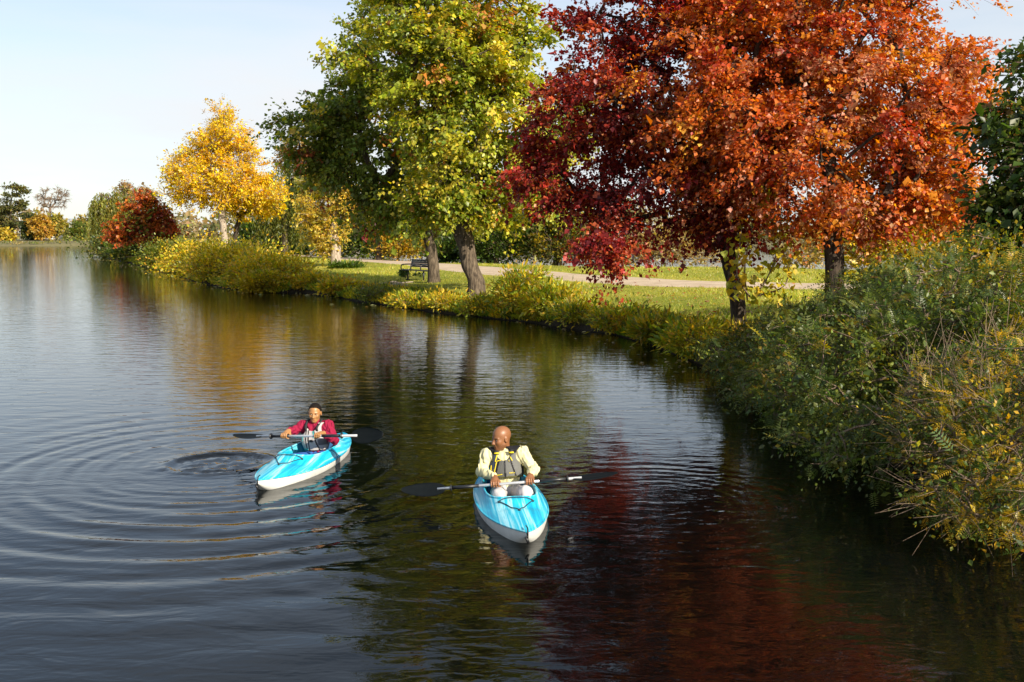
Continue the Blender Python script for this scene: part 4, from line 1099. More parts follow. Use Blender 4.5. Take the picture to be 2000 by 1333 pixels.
# ---------------------------------------------------------------- materials of boats and people
def mat_deck():
    m, nt, b, o = new_mat('turquoise_swirl_plastic')
    tc = N(nt, 'ShaderNodeTexCoord')
    mp = N(nt, 'ShaderNodeMapping'); mp.inputs['Scale'].default_value = (.42, 13.0, 3.0)
    nt.links.new(tc.outputs['Object'], mp.inputs['Vector'])
    nz = N(nt, 'ShaderNodeTexNoise', Scale=1.6, Detail=5, Roughness=.55, Distortion=.5)
    nt.links.new(mp.outputs[0], nz.inputs['Vector'])
    cr = N(nt, 'ShaderNodeValToRGB'); e = cr.color_ramp.elements
    e[0].position = .30; e[0].color = (.0, .20, .42, 1)
    e[1].position = .44; e[1].color = (.004, .36, .56, 1)
    x = e.new(.54); x.color = (.02, .50, .66, 1)
    x = e.new(.64); x.color = (.38, .72, .78, 1)
    x = e.new(.70); x.color = (.03, .50, .66, 1)
    nt.links.new(nz.outputs['Fac'], cr.inputs['Fac']); nt.links.new(cr.outputs['Color'], b.inputs['Base Color'])
    b.inputs['Roughness'].default_value = .33
    n2 = N(nt, 'ShaderNodeTexNoise', Scale=14, Detail=3); nt.links.new(tc.outputs['Object'], n2.inputs['Vector'])
    bp = N(nt, 'ShaderNodeBump', Strength=.12, Distance=.02); nt.links.new(n2.outputs['Fac'], bp.inputs['Height']); nt.links.new(bp.outputs['Normal'], b.inputs['Normal'])
    return m
M_DECK = mat_deck()
M_HULL = mat_plain('white_hull_plastic', (.62, .62, .58), .42, var=.24, scale=9)
M_BLACK = mat_plain('black_plastic', (.012, .013, .015), .42, var=.2)
M_WEB = mat_plain('black_webbing', (.02, .02, .022), .8, var=.2, bump=.3, bscale=300)
M_CORD = mat_plain('dark_cord', (.02, .03, .05), .7)
M_ALU = mat_plain('silver_shaft', (.62, .63, .64), .28, .55, var=.05)
M_BLADE = mat_plain('black_paddle_blade', (.006, .008, .009), .55, var=.25, spec=.08)
M_SEAT = mat_plain('blue_seat_foam', (.02, .10, .26), .8, var=.2)
M_SKIN_M = mat_vcol('brown_skin', .42, .45, bump=.06, bscale=200)
M_EYE = mat_plain('eye_white', (.55, .50, .45), .2, var=.02)
M_IRIS = mat_plain('dark_iris', (.012, .008, .006), .15)
def mat_cloth(name, col, var=.12, rough=.85, wr=18, st=.5):
    m = mat_plain(name, col, rough, var=var, scale=9, bump=st, bscale=wr, spec=.2)
    return m
M_SHIRT_M = mat_cloth('pale_yellow_knit', (.66, .60, .34))
M_TROUS_M = mat_cloth('light_grey_cotton', (.50, .47, .46))
M_VEST_M = mat_cloth('grey_vest_fabric', (.12, .125, .12), .25, .8, 60, .3)
M_VEST_MD = mat_cloth('slate_vest_panel', (.045, .055, .075), .25, .8, 60, .3)
M_YEL = mat_cloth('yellow_piping', (.75, .58, .02), .05, .6)
M_SHIRT_W = mat_cloth('crimson_fleece', (.25, .010, .040))
M_TROUS_W = mat_cloth('blue_denim', (.03, .10, .32), .25)
M_VEST_W = mat_cloth('pale_grey_vest_fabric', (.42, .40, .39), .12, .8, 60, .3)
M_VEST_WD = mat_cloth('dark_grey_vest_panel', (.10, .10, .11), .2, .8, 60, .3)
M_TEAL = mat_cloth('teal_trim', (.05, .36, .36), .1, .6)
M_HAIR = mat_plain('black_braided_hair', (.010, .007, .005), .75, var=.4, scale=60, bump=1.0, bscale=90, spec=.15)

# ---------------------------------------------------------------- kayak: bow along +x
KL, KB = 2.46, .338
def kshape(x):
    u = np.clip(x / (KL / 2), -1, 1); au = np.abs(u)
    hb = KB * (1 - au ** np.where(u > 0, 2.0, 2.4)) ** np.where(u > 0, .86, .72)
    sheer = .078 + .062 * au ** 2.2
    keel = -.10 + .205 * np.clip((au - .58) / .42, 0, 1) ** 2.3
    crown = .135 * (1 - .75 * au ** 1.8) * (hb / KB) ** .5
    return hb, sheer, keel, crown
CK_C, CK_A, CK_B = -.12, .55, .25      # cockpit centre and half axes
def ck_r(x, y): return ((abs(x - CK_C) / CK_A) ** 2.6 + (abs(y) / CK_B) ** 2.6) ** (1 / 2.6)
def deck_z(x, y):
    hb, sh, ke, cr = kshape(np.asarray(x, float)); v = np.clip(np.abs(y) / np.maximum(hb, 1e-4), 0, 1)
    z = sh + cr * (1 - v ** 2.4)
    r = ((np.abs(x - CK_C) / CK_A) ** 2.6 + (np.abs(y) / CK_B) ** 2.6) ** (1 / 2.6)
    z = z + .028 * np.exp(-((r - 1.05) / .10) ** 2) * (v < .97) - .012 * np.exp(-((r - 1.32) / .07) ** 2) * (1 - v ** 6)
    # two long grooves on the fore deck
    g_ = np.exp(-((np.abs(y) - .55 * hb) / .02) ** 2) * np.clip((x - .5) / .2, 0, 1) * np.clip((1.1 - x) / .2, 0, 1)
    return z - .010 * g_
def make_kayak(label, K, scratch_seed):
    root = empty('kayak', (K['c'][0], K['c'][1], 0), (0, 0, K['yaw']))
    tag(root, label, 'kayak', 'turquoise kayaks on the lake')
    n, mN = 110, 25
    xs = -KL / 2 + KL * (.5 - .5 * np.cos(np.linspace(0, math.pi, n)))
    # hull
    V = []
    for x in xs:
        hb, sh, ke, cr = kshape(x); hb = max(hb, .004)
        for t in np.linspace(-1, 1, mN):
            a = abs(t); yy = hb * np.sign(t) * (1 - (1 - a) ** 2.2) ** .8 * (1 if a > .95 else 1)
            zz = ke + (sh - ke) * a ** 2.2
            yy *= .90 + .10 * a
            V.append([x, yy, zz])
    Q = [[i * mN + k, (i + 1) * mN + k, (i + 1) * mN + k + 1, i * mN + k + 1] for i in range(n - 1) for k in range(mN - 1)]
    hull = mesh_np('hull', V, np.array(Q), M_HULL, root, smooth=True)
    # seam rail between hull and deck
    rail = MB()
    for sg in (-1, 1):
        hb, sh, ke, cr = kshape(xs); rail.tube(np.column_stack([xs, sg * np.maximum(hb, .004), sh]), .009, 6)
    rail.build('seam_rail', M_DECK, root, smooth=True)
    # deck with the cockpit opening: radial grid between coaming and gunwale, so the rim is clean
    nth, nr = 144, 16
    V = []
    for it in range(nth):
        th = 2 * math.pi * it / nth; c_, s_ = math.cos(th), math.sin(th)
        ri = 1 / ((abs(c_) / CK_A) ** 2.6 + (abs(s_) / CK_B) ** 2.6) ** (1 / 2.6)
        # outer distance to the gunwale along this ray
        lo_, hi_ = ri, 3.0
        for _ in range(30):
            md = .5 * (lo_ + hi_); x = CK_C + md * c_; y = md * s_
            hb = kshape(np.array(x))[0] if abs(x) < KL / 2 else 0
            if abs(x) < KL / 2 and abs(y) < hb: lo_ = md
            else: hi_ = md
        for ir in range(nr):
            u = ir / (nr - 1); r_ = ri + (lo_ - ri) * u ** 1.15
            x, y = CK_C + r_ * c_, r_ * s_
            V.append([x, y, float(deck_z(x, y)) if ir < nr - 1 else float(kshape(np.array(x))[1]) + .001])
    Q = [[it * nr + k, it * nr + k + 1, ((it + 1) % nth) * nr + k + 1, ((it + 1) % nth) * nr + k] for it in range(nth) for k in range(nr - 1)]
    mesh_np('deck', V, np.array(Q), M_DECK, root, smooth=True)
    # coaming lip and the inner tub
    th = np.linspace(0, 2 * math.pi, 97)
    def ckp(th_, s_): 
        c_, q = np.cos(th_), np.sin(th_); ri = s_ / ((np.abs(c_) / CK_A) ** 2.6 + (np.abs(q) / CK_B) ** 2.6) ** (1 / 2.6)
        return CK_C + ri * c_, ri * q
    x, y = ckp(th, 1.0)
    cm = MB(); cm.tube(np.column_stack([x, y, deck_z(x, y) + .006]), .013, 8, cap=False); cm.build('coaming', M_DECK, root, smooth=True)
    V = []; 
    for s_, dz in ((1.0, None), (.99, .12), (1.0, .03), (.96, -.045), (.7, -.075), (.0, -.08)):
        x, y = ckp(th[:-1], s_)
        zz = deck_z(*ckp(th[:-1], 1.0)) if dz is None else np.full(96, dz)
        V.append(np.column_stack([x, y, zz]))
    V = np.concatenate(V)
    Q = [[i * 96 + k, i * 96 + (k + 1) % 96, (i + 1) * 96 + (k + 1) % 96, (i + 1) * 96 + k] for i in range(5) for k in range(96)]
    mesh_np('cockpit_liner', V, np.array(Q), M_DECK, root, smooth=True)
    # seat with back
    st = MB()
    st.box((-.36, 0, -.035), (.36, .38, .05)); sb = MB()
    Rb = Matrix.Rotation(math.radians(-16), 3, 'Y')
    sb.box((-.585, 0, .12), (.05, .36, .26), np.array(Rb))
    for mb_, nm in ((st, 'seat'), (sb, 'seat_back')):
        o = mb_.build(nm, M_SEAT, root); bv = o.modifiers.new('b', 'BEVEL'); bv.width = .02; bv.segments = 3
    # carry toggles, deck line and pad eyes
    for sg in (1, -1):
        t_ = MB(); xe = sg * (KL / 2 - .012)
        t_.tube([(xe - sg * .05, 0, .175), (xe + sg * .005, .006, .172), (xe + sg * .022, .008, .13), (xe + sg * .024, .006, .085)], .006, 6)
        t_.tube([(xe + sg * .026, -.012, .098), (xe + sg * .026, .012, .045)], .012, 8)
        t_.build('carry_toggle', M_BLACK, root, smooth=True)
    ln = MB()
    pts = [(.44, -.16), (.57, -.08), (.70, .0), (.57, .08), (.44, .16)]
    P = []
    for a, b_ in zip(pts[:-1], pts[1:]):
        for t in np.linspace(0, 1, 8)[:-1]: P.append((a[0] + (b_[0] - a[0]) * t, a[1] + (b_[1] - a[1]) * t))
    P.append(pts[-1])
    ln.tube([(a, b_, float(deck_z(a, b_)) + .007) for a, b_ in P], .0045, 6)
    ln.build('deck_line', M_CORD, root, smooth=True)
    l2 = MB()
    yy = np.linspace(-.17, .17, 13); l2.tube([(CK_C + CK_A + .03 - .22 * abs(a) ** 1.6, a, float(deck_z(CK_C + CK_A + .03 - .22 * abs(a) ** 1.6, a)) + .013) for a in yy], .0045, 6)
    l2.build('rim_cord', M_CORD, root, smooth=True)
    for px_, py_ in ((.45, .155), (.45, -.155), (.71, 0), (.40, .09), (.40, -.09)):
        pe = MB(); z = float(deck_z(px_, py_)); pe.tube([(px_, py_, z - .004), (px_, py_, z + .012)], .011, 8); pe.build('pad_eye', M_BLACK, root, smooth=True)
    return root
kman = make_kayak('turquoise and white kayak pointing its bow at the camera, carrying the man', K_MAN, 1)
kwom = make_kayak('turquoise and white kayak turned to the left, carrying the woman in crimson', K_WOM, 2)
# loose line hanging over the woman's gunwale
ll = MB(); P = [(-.10, .27, float(deck_z(-.10, .27)) + .02), (-.10, .325, .15), (-.09, .353, .10), (-.07, .345, .03), (-.06, .33, -.03)]
ll.tube(catmull(P, 6), .004, 5); ll.build('hanging_line', M_CORD, kwom, smooth=True)

def mat_local(K):
    return Matrix.Translation((K['c'][0], K['c'][1], 0)) @ Matrix.Rotation(K['yaw'], 4, 'Z')
def loc(K, px, py, Y):
    return np.array(mat_local(K).inverted() @ Vector(at_y(px, py, Y)))

# ---------------------------------------------------------------- paddles
def make_paddle(label, A, B, twist, fr, grip_fr):
    """A, B world ends; shaft along local x; blades feathered by twist (a, b)"""
    A, B = Vector(A), Vector(B); d = (B - A); L = d.length; c = (A + B) / 2
    ex = d.normalized(); ez = Vector((0, 0, 1)); ey = ez.cross(ex).normalized(); ez = ex.cross(ey)
    root = empty('paddle', c); root.rotation_euler = Matrix((ex, ey, ez)).transposed().to_euler()
    tag(root, label, 'paddle', 'double-bladed kayak paddles')
    h = L / 2; bl = .43
    s = MB(); s.tube([(-h + bl - .08, 0, 0), (h - bl + .08, 0, 0)], .0145, 12); s.build('shaft', M_ALU, root, smooth=True)
    for sg, tw in ((-1, twist[0]), (1, twist[1])):
        n, w = 26, 9; V = []
        for side in (1, -1):
            for i in range(n):
                t = i / (n - 1); x = sg * (h - bl + bl * t)
                wd = .086 * math.sin(math.pi * min(1, t ** .75 * .96 + .02)) ** .62 * (1 if t < .97 else .8) + .006
                for k in range(w):
                    v = k / (w - 1) * 2 - 1
                    y = v * wd + .012 * (t - .3)
                    z = -.03 * (1 - v * v) * math.sin(math.pi * t) * .5 + .035 * (t - .2) ** 2 + side * (.004 * (1 - v * v * .8) + .010 * math.exp(-(v / .16) ** 2) * (1 - t) ** .7)
                    V.append([x, y * math.cos(tw) - z * math.sin(tw), y * math.sin(tw) + z * math.cos(tw)])
        Q = []
        for sd in range(2):
            o_ = sd * n * w
            for i in range(n - 1):
                for k in range(w - 1):
                    q = [o_ + i * w + k, o_ + i * w + k + 1, o_ + (i + 1) * w + k + 1, o_ + (i + 1) * w + k]
                    Q.append(q if (sd == 0) == (sg > 0) else q[::-1])
        for i in range(n - 1):
            for k in (0, w - 1): Q.append([i * w + k, (i + 1) * w + k, n * w + (i + 1) * w + k, n * w + i * w + k])
        for i in (0, n - 1):
            for k in range(w - 1): Q.append([i * w + k, i * w + k + 1, n * w + i * w + k + 1, n * w + i * w + k])
        mesh_np('blade', V, np.array(Q), M_BLADE, root, smooth=True)
        g_ = MB(); g_.tube([(sg * grip_fr[0] * h, 0, 0), (sg * grip_fr[1] * h, 0, 0)], .0175, 12); g_.build('grip', M_BLACK, root, smooth=True)
        r_ = MB(); xr = sg * grip_fr[1] * h
        r_.tube([(xr, 0, 0), (xr + sg * .008, 0, 0), (xr + sg * .012, 0, 0), (xr + sg * .02, 0, 0)], [.018, .034, .034, .02], 14); r_.build('drip_ring', M_BLACK, root, smooth=True)
    return root, A, B
# ---------------------------------------------------------------- people
def unit(v): v = np.asarray(v, float); return v / (np.linalg.norm(v) + 1e-12)
def head_field(F, c, R, s, sex):
    """face looks along R[:,0]; left R[:,1]; up R[:,2]"""
    H = lambda x, y, z: c + s * (R @ np.array([x, y, z], float))
    f = sex == 'f'
    F.ell(H(-.012, 0, .030), np.array((.098, .077, .090)) * s, R, .03)
    F.ell(H(.028, 0, -.040), np.array((.064, .060 if not f else .056, .072)) * s, R, .03)
    jw, jr = (.045, .022) if not f else (.036, .019)
    cz = -.098 if not f else -.088
    F.cap(H(.010, jw, -.060), H(.066, .012, cz), jr * s, .017 * s, .025)
    F.cap(H(.010, -jw, -.060), H(.066, -.012, cz), jr * s, .017 * s, .025)
    F.ell(H(.070, 0, cz + .002), np.array((.020, .022, .018)) * s, R, .02)
    for sg in (-1, 1):
        F.ell(H(.060, sg * .036, -.022), np.array((.026, .024, .024)) * s, R, .025)
        F.cap(H(.080, sg * .012, .020), H(.068, sg * .046, .018), .0105 * s, .009 * s, .012)
        F.ell(H(.093, sg * .030, -.001), np.array((.010, .015, .0075)) * s, R, .012, 'sub')
        F.ell(H(-.008, sg * .079, -.008), np.array((.020, .009, .031)) * s, R, .006)
        F.ell(H(-.002, sg * .088, -.006), np.array((.009, .006, .016)) * s, R, .006, 'sub')
        F.ell(H(.097, sg * .013, -.036), np.array((.011, .009, .008)) * s, R, .008)
    F.cap(H(.086, 0, .006), H(.108, 0, -.032), .0085 * s, .0135 * s, .012)
    F.cap(H(.086, -.016, -.060), H(.086, .016, -.060), .0075 * s, .0075 * s, .008)
    F.cap(H(.092, -.008, -.059), H(.092, .008, -.059), .0075 * s, .0075 * s, .008)
    F.cap(H(.084, -.014, -.072), H(.084, .014, -.072), .0085 * s, .0085 * s, .008)
    F.cap(H(.100, -.022, -.0655), H(.100, .022, -.0655), .0035 * s, .0035 * s, .004, 'sub')
    return H
def head_colour(V, c, R, s, base, sex):
    L = ((V - c) @ R) / s
    col = np.tile(np.array(base), (len(V), 1))
    x, y, z = L.T
    face = (x > .04) & (np.abs(z) < .13) & (np.linalg.norm(V - c, axis=1) < .16 * s)
    def mixin(mk, w, cc): 
        w = (w * mk)[:, None]; col[:] = col * (1 - w) + np.array(cc) * w
    b = np.array(base)
    mixin(face, .9 * np.exp(-((np.abs(y) - .031) / .016) ** 2 - ((z - .019 + .12 * np.maximum(np.abs(y) - .035, 0)) / .0048) ** 2), b * .10)
    mixin(face, .75 * np.exp(-(y / .021) ** 4 - ((z + .066) / .011) ** 2), b * np.array([.62, .42, .5]) if sex == 'f' else b * np.array([.5, .42, .45]))
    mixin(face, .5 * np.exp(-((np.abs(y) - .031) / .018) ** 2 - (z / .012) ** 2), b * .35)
    mixin(face, .8 * np.exp(-((np.abs(y) - .009) / .005) ** 2 - ((z + .046) / .004) ** 2), b * .15)
    if sex == 'm':
        bd = (x > -.02) & (z < -.03) & (z > -.14)
        mixin(bd, .45 * np.clip((-.03 - z) / .03, 0, 1) * (1 - .8 * np.exp(-(y / .02) ** 4 - ((z + .066) / .01) ** 2)) * np.clip((x + .02) / .04, 0, 1), b * .38)
    return col
def eyes(parent, c, R, s, gaze=0.0):
    for sg in (-1, 1):
        ec = c + s * (R @ np.array([.0738, sg * .031, -.002])); r = .0118 * s
        n = 14; V, cl = [], []
        for i in range(n + 1):
            for k in range(2 * n):
                a, b_ = math.pi * i / n, math.pi * k / n
                d = np.array([math.cos(a), math.sin(a) * math.cos(b_), math.sin(a) * math.sin(b_)])
                V.append(ec + r * (R @ d)); cl.append((.012, .008, .006) if a < .75 else (.30, .26, .23))
        Q = [[i * 2 * n + k, i * 2 * n + (k + 1) % (2 * n), (i + 1) * 2 * n + (k + 1) % (2 * n), (i + 1) * 2 * n + k] for i in range(n) for k in range(2 * n)]
        mesh_np('eye', V, np.array(Q), M_EYEV, parent, np.array(cl), True)
M_EYEV = mat_vcol('eye_surface', .15, .5)
def hand_field(F, G, s, elbow, inward, up=(0, 0, 1), lift=.35):
    """a hand closed round a shaft through G along s; thumb on the inward side"""
    up = np.array(up, float); s = unit(s) * inward
    w = np.array(elbow) - G; w = unit(w - s * (w @ s)); w = unit(w + lift * up); w = unit(w - s * (w @ s))
    n = np.cross(s, w); n = n if n @ up > 0 else -n
    if abs(n @ up) < .2: pass
    ring = lambda ph, R, o: G + s * o + R * (math.cos(math.radians(ph)) * w + math.sin(math.radians(ph)) * n)
    W = G + .092 * w + .012 * n - s * .004
    for i, o in enumerate((.033, .011, -.011, -.032)):
        L = (1.0, 1.06, 1.0, .86)[i]; r0 = (.0098, .0100, .0096, .0086)[i]
        k0 = ring(42, .036 * L, o); 
        F.cap(W - s * (.010 * (1.5 - i)) * -.6, k0, .0175, .0125, .016)
        F.chain([k0, ring(88, .031, o * 1.03), ring(140, .0275, o * 1.05), ring(190 * L, .0255, o * 1.05), ring(232 * L, .0245, o * 1.05)], [r0 * 1.12, r0, r0 * .95, r0 * .88, r0 * .8], .004)
    F.chain([W + s * .012 - n * .004, ring(-18, .046, .042), ring(-62, .031, .050), ring(-118, .0275, .046)], [.017, .0135, .0115, .0095], .008)
    F.ell(G + .048 * w + .020 * n, (.030, .030, .016) if False else (.024, .024, .024), None, .02)
    return W, w
def make_person(label, P, K, sex, mats, base):
    skin, m_shirt, m_tr = mats
    T = mat_local(K)
    root = empty('person', T.translation); root.rotation_euler = (0, 0, K['yaw'])
    tag(root, label, 'person')
    s = P['scale']; f = sex == 'f'
    hd, R = P['head'], P['R']
    lo, hi = np.array([-.72, -.52, -.09]), np.array([.75, .52, .82])
    pel, nb = P['pelvis'], P['neck']
    mid = pel * .45 + nb * .55
    up = unit(nb - pel); lf = unit(P['shL'] - P['shR']); fw = np.cross(lf, up); RT = np.column_stack([fw, lf, up])
    knL, knR, anL, anR = P['knL'], P['knR'], P['anL'], P['anR']
    hipL, hipR = pel + np.array([.03, .085 * s, 0]), pel + np.array([.03, -.085 * s, 0])
    W = {}
    def torso(F, g, k=.05):
        F.ell(pel, (.115 * s + g, .155 * s + g, .105 * s + g), None, k)
        tl = np.linalg.norm(nb - pel)
        F.ell(pel * .3 + nb * .7 + up * -.02, (.095 * s + g, .145 * s + g, tl * .42 + g), RT, k)
        F.ell(mid, (.100 * s + g, .135 * s + g, tl * .40 + g), RT, k)
        F.cap(P['shR'] * .80 + nb * .20 - up * .015, P['shL'] * .80 + nb * .20 - up * .015, .058 * s + g, .058 * s + g, k)
        F.cap(nb - up * .06, nb + up * .005, .085 * s + g, .06 * s + g, k)
        if f:
            for sg in (-1, 1): F.ell(pel * .42 + nb * .58 + lf * .06 * sg + fw * .06, (.05 + g, .055 + g, .055 + g), RT, .04)
    def arm(F, sh, el, wr, g, end=1.0):
        F.cap(sh, el, .050 * s + g, .041 * s + g, .03)
        F.ell(sh, (.056 * s + g, .056 * s + g, .056 * s + g), None, .04)
        we = el + (wr - el) * end
        F.cap(el, el * .6 + we * .4, .040 * s + g, .038 * s + g, .02); F.cap(el * .6 + we * .4, we, .038 * s + g, .027 * s + g, .02)
    # body: one continuous surface
    B = Field(lo, hi, .0062)
    torso(B, -.012)
    for hip, kn, an in ((hipL, knL, anL), (hipR, knR, anR)):
        B.cap(hip, kn, .074 * s, .054 * s, .04); B.cap(kn, an, .050 * s, .034 * s, .03)
        B.cap(an, an + np.array([.10, 0, .09]), .034, .026, .02)
    for key, sg in (('R', -1), ('L', 1)):
        w_, wd = hand_field(B, P['g' + key], P['shaft'], P['el' + key], P['inw' + key])
        W[key] = w_
        arm(B, P['sh' + key], P['el' + key], w_, -.008)
        B.cap(P['el' + key], w_, .030, .022, .015)
    B.cap(nb - up * .03, hd + R @ np.array([-.030, 0, -.055]) * s, .056 * s * (.84 if f else 1), .050 * s * (.84 if f else 1), .03)
    head_field(B, hd, R, s, sex)
    V, Q = B.mesh()
    mesh_np('body', V, Q, skin, root, head_colour(V, hd, R, s, base, sex), True)
    eyes(root, hd, R, s)
    # shirt
    S = Field(lo, hi, .008)
    torso(S, .006)
    for key in 'RL': arm(S, P['sh' + key], P['el' + key], W[key], .010, .93)
    # collar
    cb = nb + up * .01; ct = nb * .55 + (hd + R @ np.array([-.03, 0, -.075]) * s) * .45
    S.cap(cb - up * .03, ct + up * .012, .075 * s, .062 * s, .015)
    if f:
        S.cap(ct + fw * .07 + up * .03, nb + fw * .13 - up * .07, .035, .012, .01, 'sub')
    wr_ = np.random.default_rng(5)
    def folds(X, Y, Z):
        return .0075 * np.sin(41 * X + 23 * Y + 6 * np.sin(17 * Z)) * np.sin(37 * Z + 9 * np.sin(21 * Y + 3)) + .0045 * np.sin(70 * Y + 30 * Z + 2 * np.sin(50 * X))
    X_, Y_, Z_ = np.meshgrid(*S.ax, indexing='ij', sparse=True); S.F = (S.F + folds(X_, Y_, Z_)).astype(np.float32)
    ctop = ct + up * .022
    S.field(lambda X, Y, Z: np.where(((X - nb[0]) ** 2 + (Y - nb[1]) ** 2) < .13 ** 2, (X - ctop[0]) * up[0] + (Y - ctop[1]) * up[1] + (Z - ctop[2]) * up[2], -1.0))
    V, Q = S.mesh(); mesh_np('shirt', V, Q, m_shirt, root, None, True)
    # trousers
    Tf = Field(lo, (.75, .45, .45), .010)
    Tf.ell(pel + np.array([.01, 0, .0]), (.122 * s, .166 * s, .112 * s), None, .05)
    for hip, kn, an in ((hipL, knL, anL), (hipR, knR, anR)):
        Tf.cap(hip, kn, .086 * s, .068 * s, .03); Tf.cap(kn, an, .064 * s, .05 * s, .03)
    X_, Y_, Z_ = np.meshgrid(*Tf.ax, indexing='ij', sparse=True)
    Tf.F = (Tf.F + .006 * np.sin(30 * X_ + 14 * np.sin(12 * Y_)) * np.sin(26 * Y_ + 20 * Z_)).astype(np.float32)
    V, Q = Tf.mesh(); mesh_np('trousers', V, Q, m_tr, root, None, True)
    P.update(root=root, torso=torso, up=up, lf=lf, fw=fw, RT=RT, W=W, lo=lo, hi=hi)
    return P
def rot_head(yaw, pitch, roll=0):
    return np.array(Matrix.Rotation(yaw, 3, 'Z') @ Matrix.Rotation(pitch, 3, 'Y') @ Matrix.Rotation(roll, 3, 'X'))
def vest_field(P, g, ztop, zbot, arm_r, neck_r):
    F = Field(P['lo'], P['hi'], .0065)
    P['torso'](F, g, .05)
    nb, up = P['neck'], P['up']
    for key, sg in (('shR', -1), ('shL', 1)):
        c = P[key] + P['lf'] * sg * .03 - up * .02
        F.cap(c - P['fw'] * .3, c + P['fw'] * .3, arm_r, arm_r, .012, 'sub')
        c2 = c - up * .25
        F.cap(c, c2 + P['lf'] * sg * .01, arm_r, arm_r * .55, .012, 'sub')
    F.cap(nb - P['fw'] * .02 - up * .02, nb + P['fw'] * .22 + up * .02, neck_r, neck_r, .012, 'sub')
    F.cap(nb, nb + up * .25, neck_r * 1.05, neck_r * 1.2, .012, 'sub')
    # side cut and hem follow the torso axis
    ex, ey, ez = P['fw'], P['lf'], P['up']; o = P['pelvis']
    def ax(X, Y, Z, v): return (X - o[0]) * v[0] + (Y - o[1]) * v[1] + (Z - o[2]) * v[2]
    F.field(lambda X, Y, Z: np.maximum(zbot - ax(X, Y, Z, ez), ax(X, Y, Z, ez) - ztop))
    return F
def on_vest(F, P, pts, off=.004):
    """torso (side, height) points -> points on the vest's front"""
    out = []
    o = P['pelvis']
    for a, b_ in pts:
        q = o + P['lf'] * a + P['up'] * b_
        for d in np.arange(.35, -.1, -.003):
            p = q + P['fw'] * d
            i = np.round((p - F.lo) / F.h).astype(int)
            if (i < 0).any() or (i >= F.n).any(): continue
            if F.F[tuple(i)] < 0: out.append(p + P['fw'] * off); break
    return out
def strip(F, P, pts, r, mat, name, parent, flat=None, off=.003, n=5):
    q = on_vest(F, P, catmull(np.array(pts, float), 7), off)
    if len(q) < 3: return
    q = np.array(q); q[1:-1] = (q[:-2] + q[1:-1] * 2 + q[2:]) / 4
    mb = MB(); mb.tube(q, r, 6); return mb.build(name, mat, parent, smooth=True)

# ---- the man
mA, mB_ = at_y(785, 961, 9.52), at_y(1207, 928, 9.40)
pad_m, A_, B_ = make_paddle('black-bladed paddle with a silver shaft held level by the man', mA, mB_, (math.radians(32), math.radians(6)), None, (.28, .53))
iM = mat_local(K_MAN).inverted()
a_, b_ = np.array(iM @ A_), np.array(iM @ B_)
g = lambda t: a_ + (b_ - a_) * t
PM = dict(scale=1.0, head=loc(K_MAN, 979, 856, 9.82), neck=loc(K_MAN, 986, 887, 9.85), shR=loc(K_MAN, 952, 889, 9.84), shL=loc(K_MAN, 1020, 885, 9.82),
          elR=loc(K_MAN, 940, 922, 9.78), elL=loc(K_MAN, 1043, 917, 9.76), gR=g(.434), gL=g(.598), inwR=1, inwL=-1, shaft=unit(b_ - a_),
          pelvis=np.array([-.34, .01, .06]), knR=np.array([.10, -.125, .155]), knL=np.array([.10, .135, .175]), anR=np.array([.52, -.10, .0]), anL=np.array([.52, .10, .0]),
          R=rot_head(math.radians(-62), math.radians(9), math.radians(0)))
PM = make_person('bald man in pale yellow shirt and grey life vest in the nearer kayak, looking aside', PM, K_MAN, 'm', (M_SKIN_M, M_SHIRT_M, M_TROUS_M), (.235, .098, .040))
F = vest_field(PM, .036, .47, .155, .092, .068)
V, Q = F.mesh()
o_ = PM['pelvis']; sy = (V - o_) @ PM['lf']; sz = (V - o_) @ PM['up']; sx = (V - o_) @ PM['fw']
c1, c2, c3 = np.array([.135, .135, .125]), np.array([.045, .055, .08]), np.array([.012, .012, .014])
cl = np.tile(c1, (len(V), 1))
cl[(sy < 0) & (sz > .25)] = c2
cl[(sy > -.085) & (sy < -.005)] = c1 * .75
dg = (sy + .115 - (sz - .16) * .33); cl[np.abs(dg) < .011] = c3
dg = (sy - .105 + (sz - .16) * .28); cl[np.abs(dg) < .008] = c3
cl[np.abs(sy) < .0075] = c3
cl[sx < .02] = c3 * 1.5
cl[sz < .172] = np.array([.09, .085, .03])
cl[sz > .40] = c3
M_VESTV = mat_vcol('vest_panels', .8, .2, .35, 70, .18, 40)
vo = mesh_np('life_vest', V, Q, M_VESTV, PM['root'], cl, True)
vo['label'] = 'grey and black life vest with yellow piping'
def vs_(pts, r, mat, name): return strip(F, PM, pts, r, mat, name, vo)
vs_([(-.035, .335), (-.075, .325), (-.09, .28), (-.105, .22), (-.085, .19), (-.03, .195)], .0048, M_YEL, 'piping')
vs_([(-.055, .42), (-.07, .385), (-.085, .345), (-.09, .325)], .006, M_YEL, 'piping')
vs_([(.045, .40), (.06, .365), (.078, .325)], .0055, M_YEL, 'piping')
vs_([(-.135, .29), (-.14, .265), (-.142, .24)], .0045, M_YEL, 'piping')
vs_([(0, .16), (0, .22), (0, .30), (0, .385)], .004, M_BLACK, 'zip')
q = on_vest(F, PM, [(.045, .325)], .002)
if q:
    pb = MB(); pb.box(q[0], (.006, .032, .036), PM['RT']); pb.build('patch', M_VEST_WD, vo)
    pb = MB(); pb.box(q[0] + PM['fw'] * .004, (.004, .016, .020), PM['RT']); pb.build('patch_emblem', mat_plain('dull_gold', (.30, .24, .06), .6), vo)
tx = MB(); ok_ = False
for k_ in range(4):
    q = on_vest(F, PM, [(.048 + .014 * k_, .205)], .002)
    if q: tx.box(q[0], (.003, .009, .011 if k_ % 2 else .013), PM['RT']); ok_ = True
if ok_: tx.build('small_mark', M_YEL, vo)
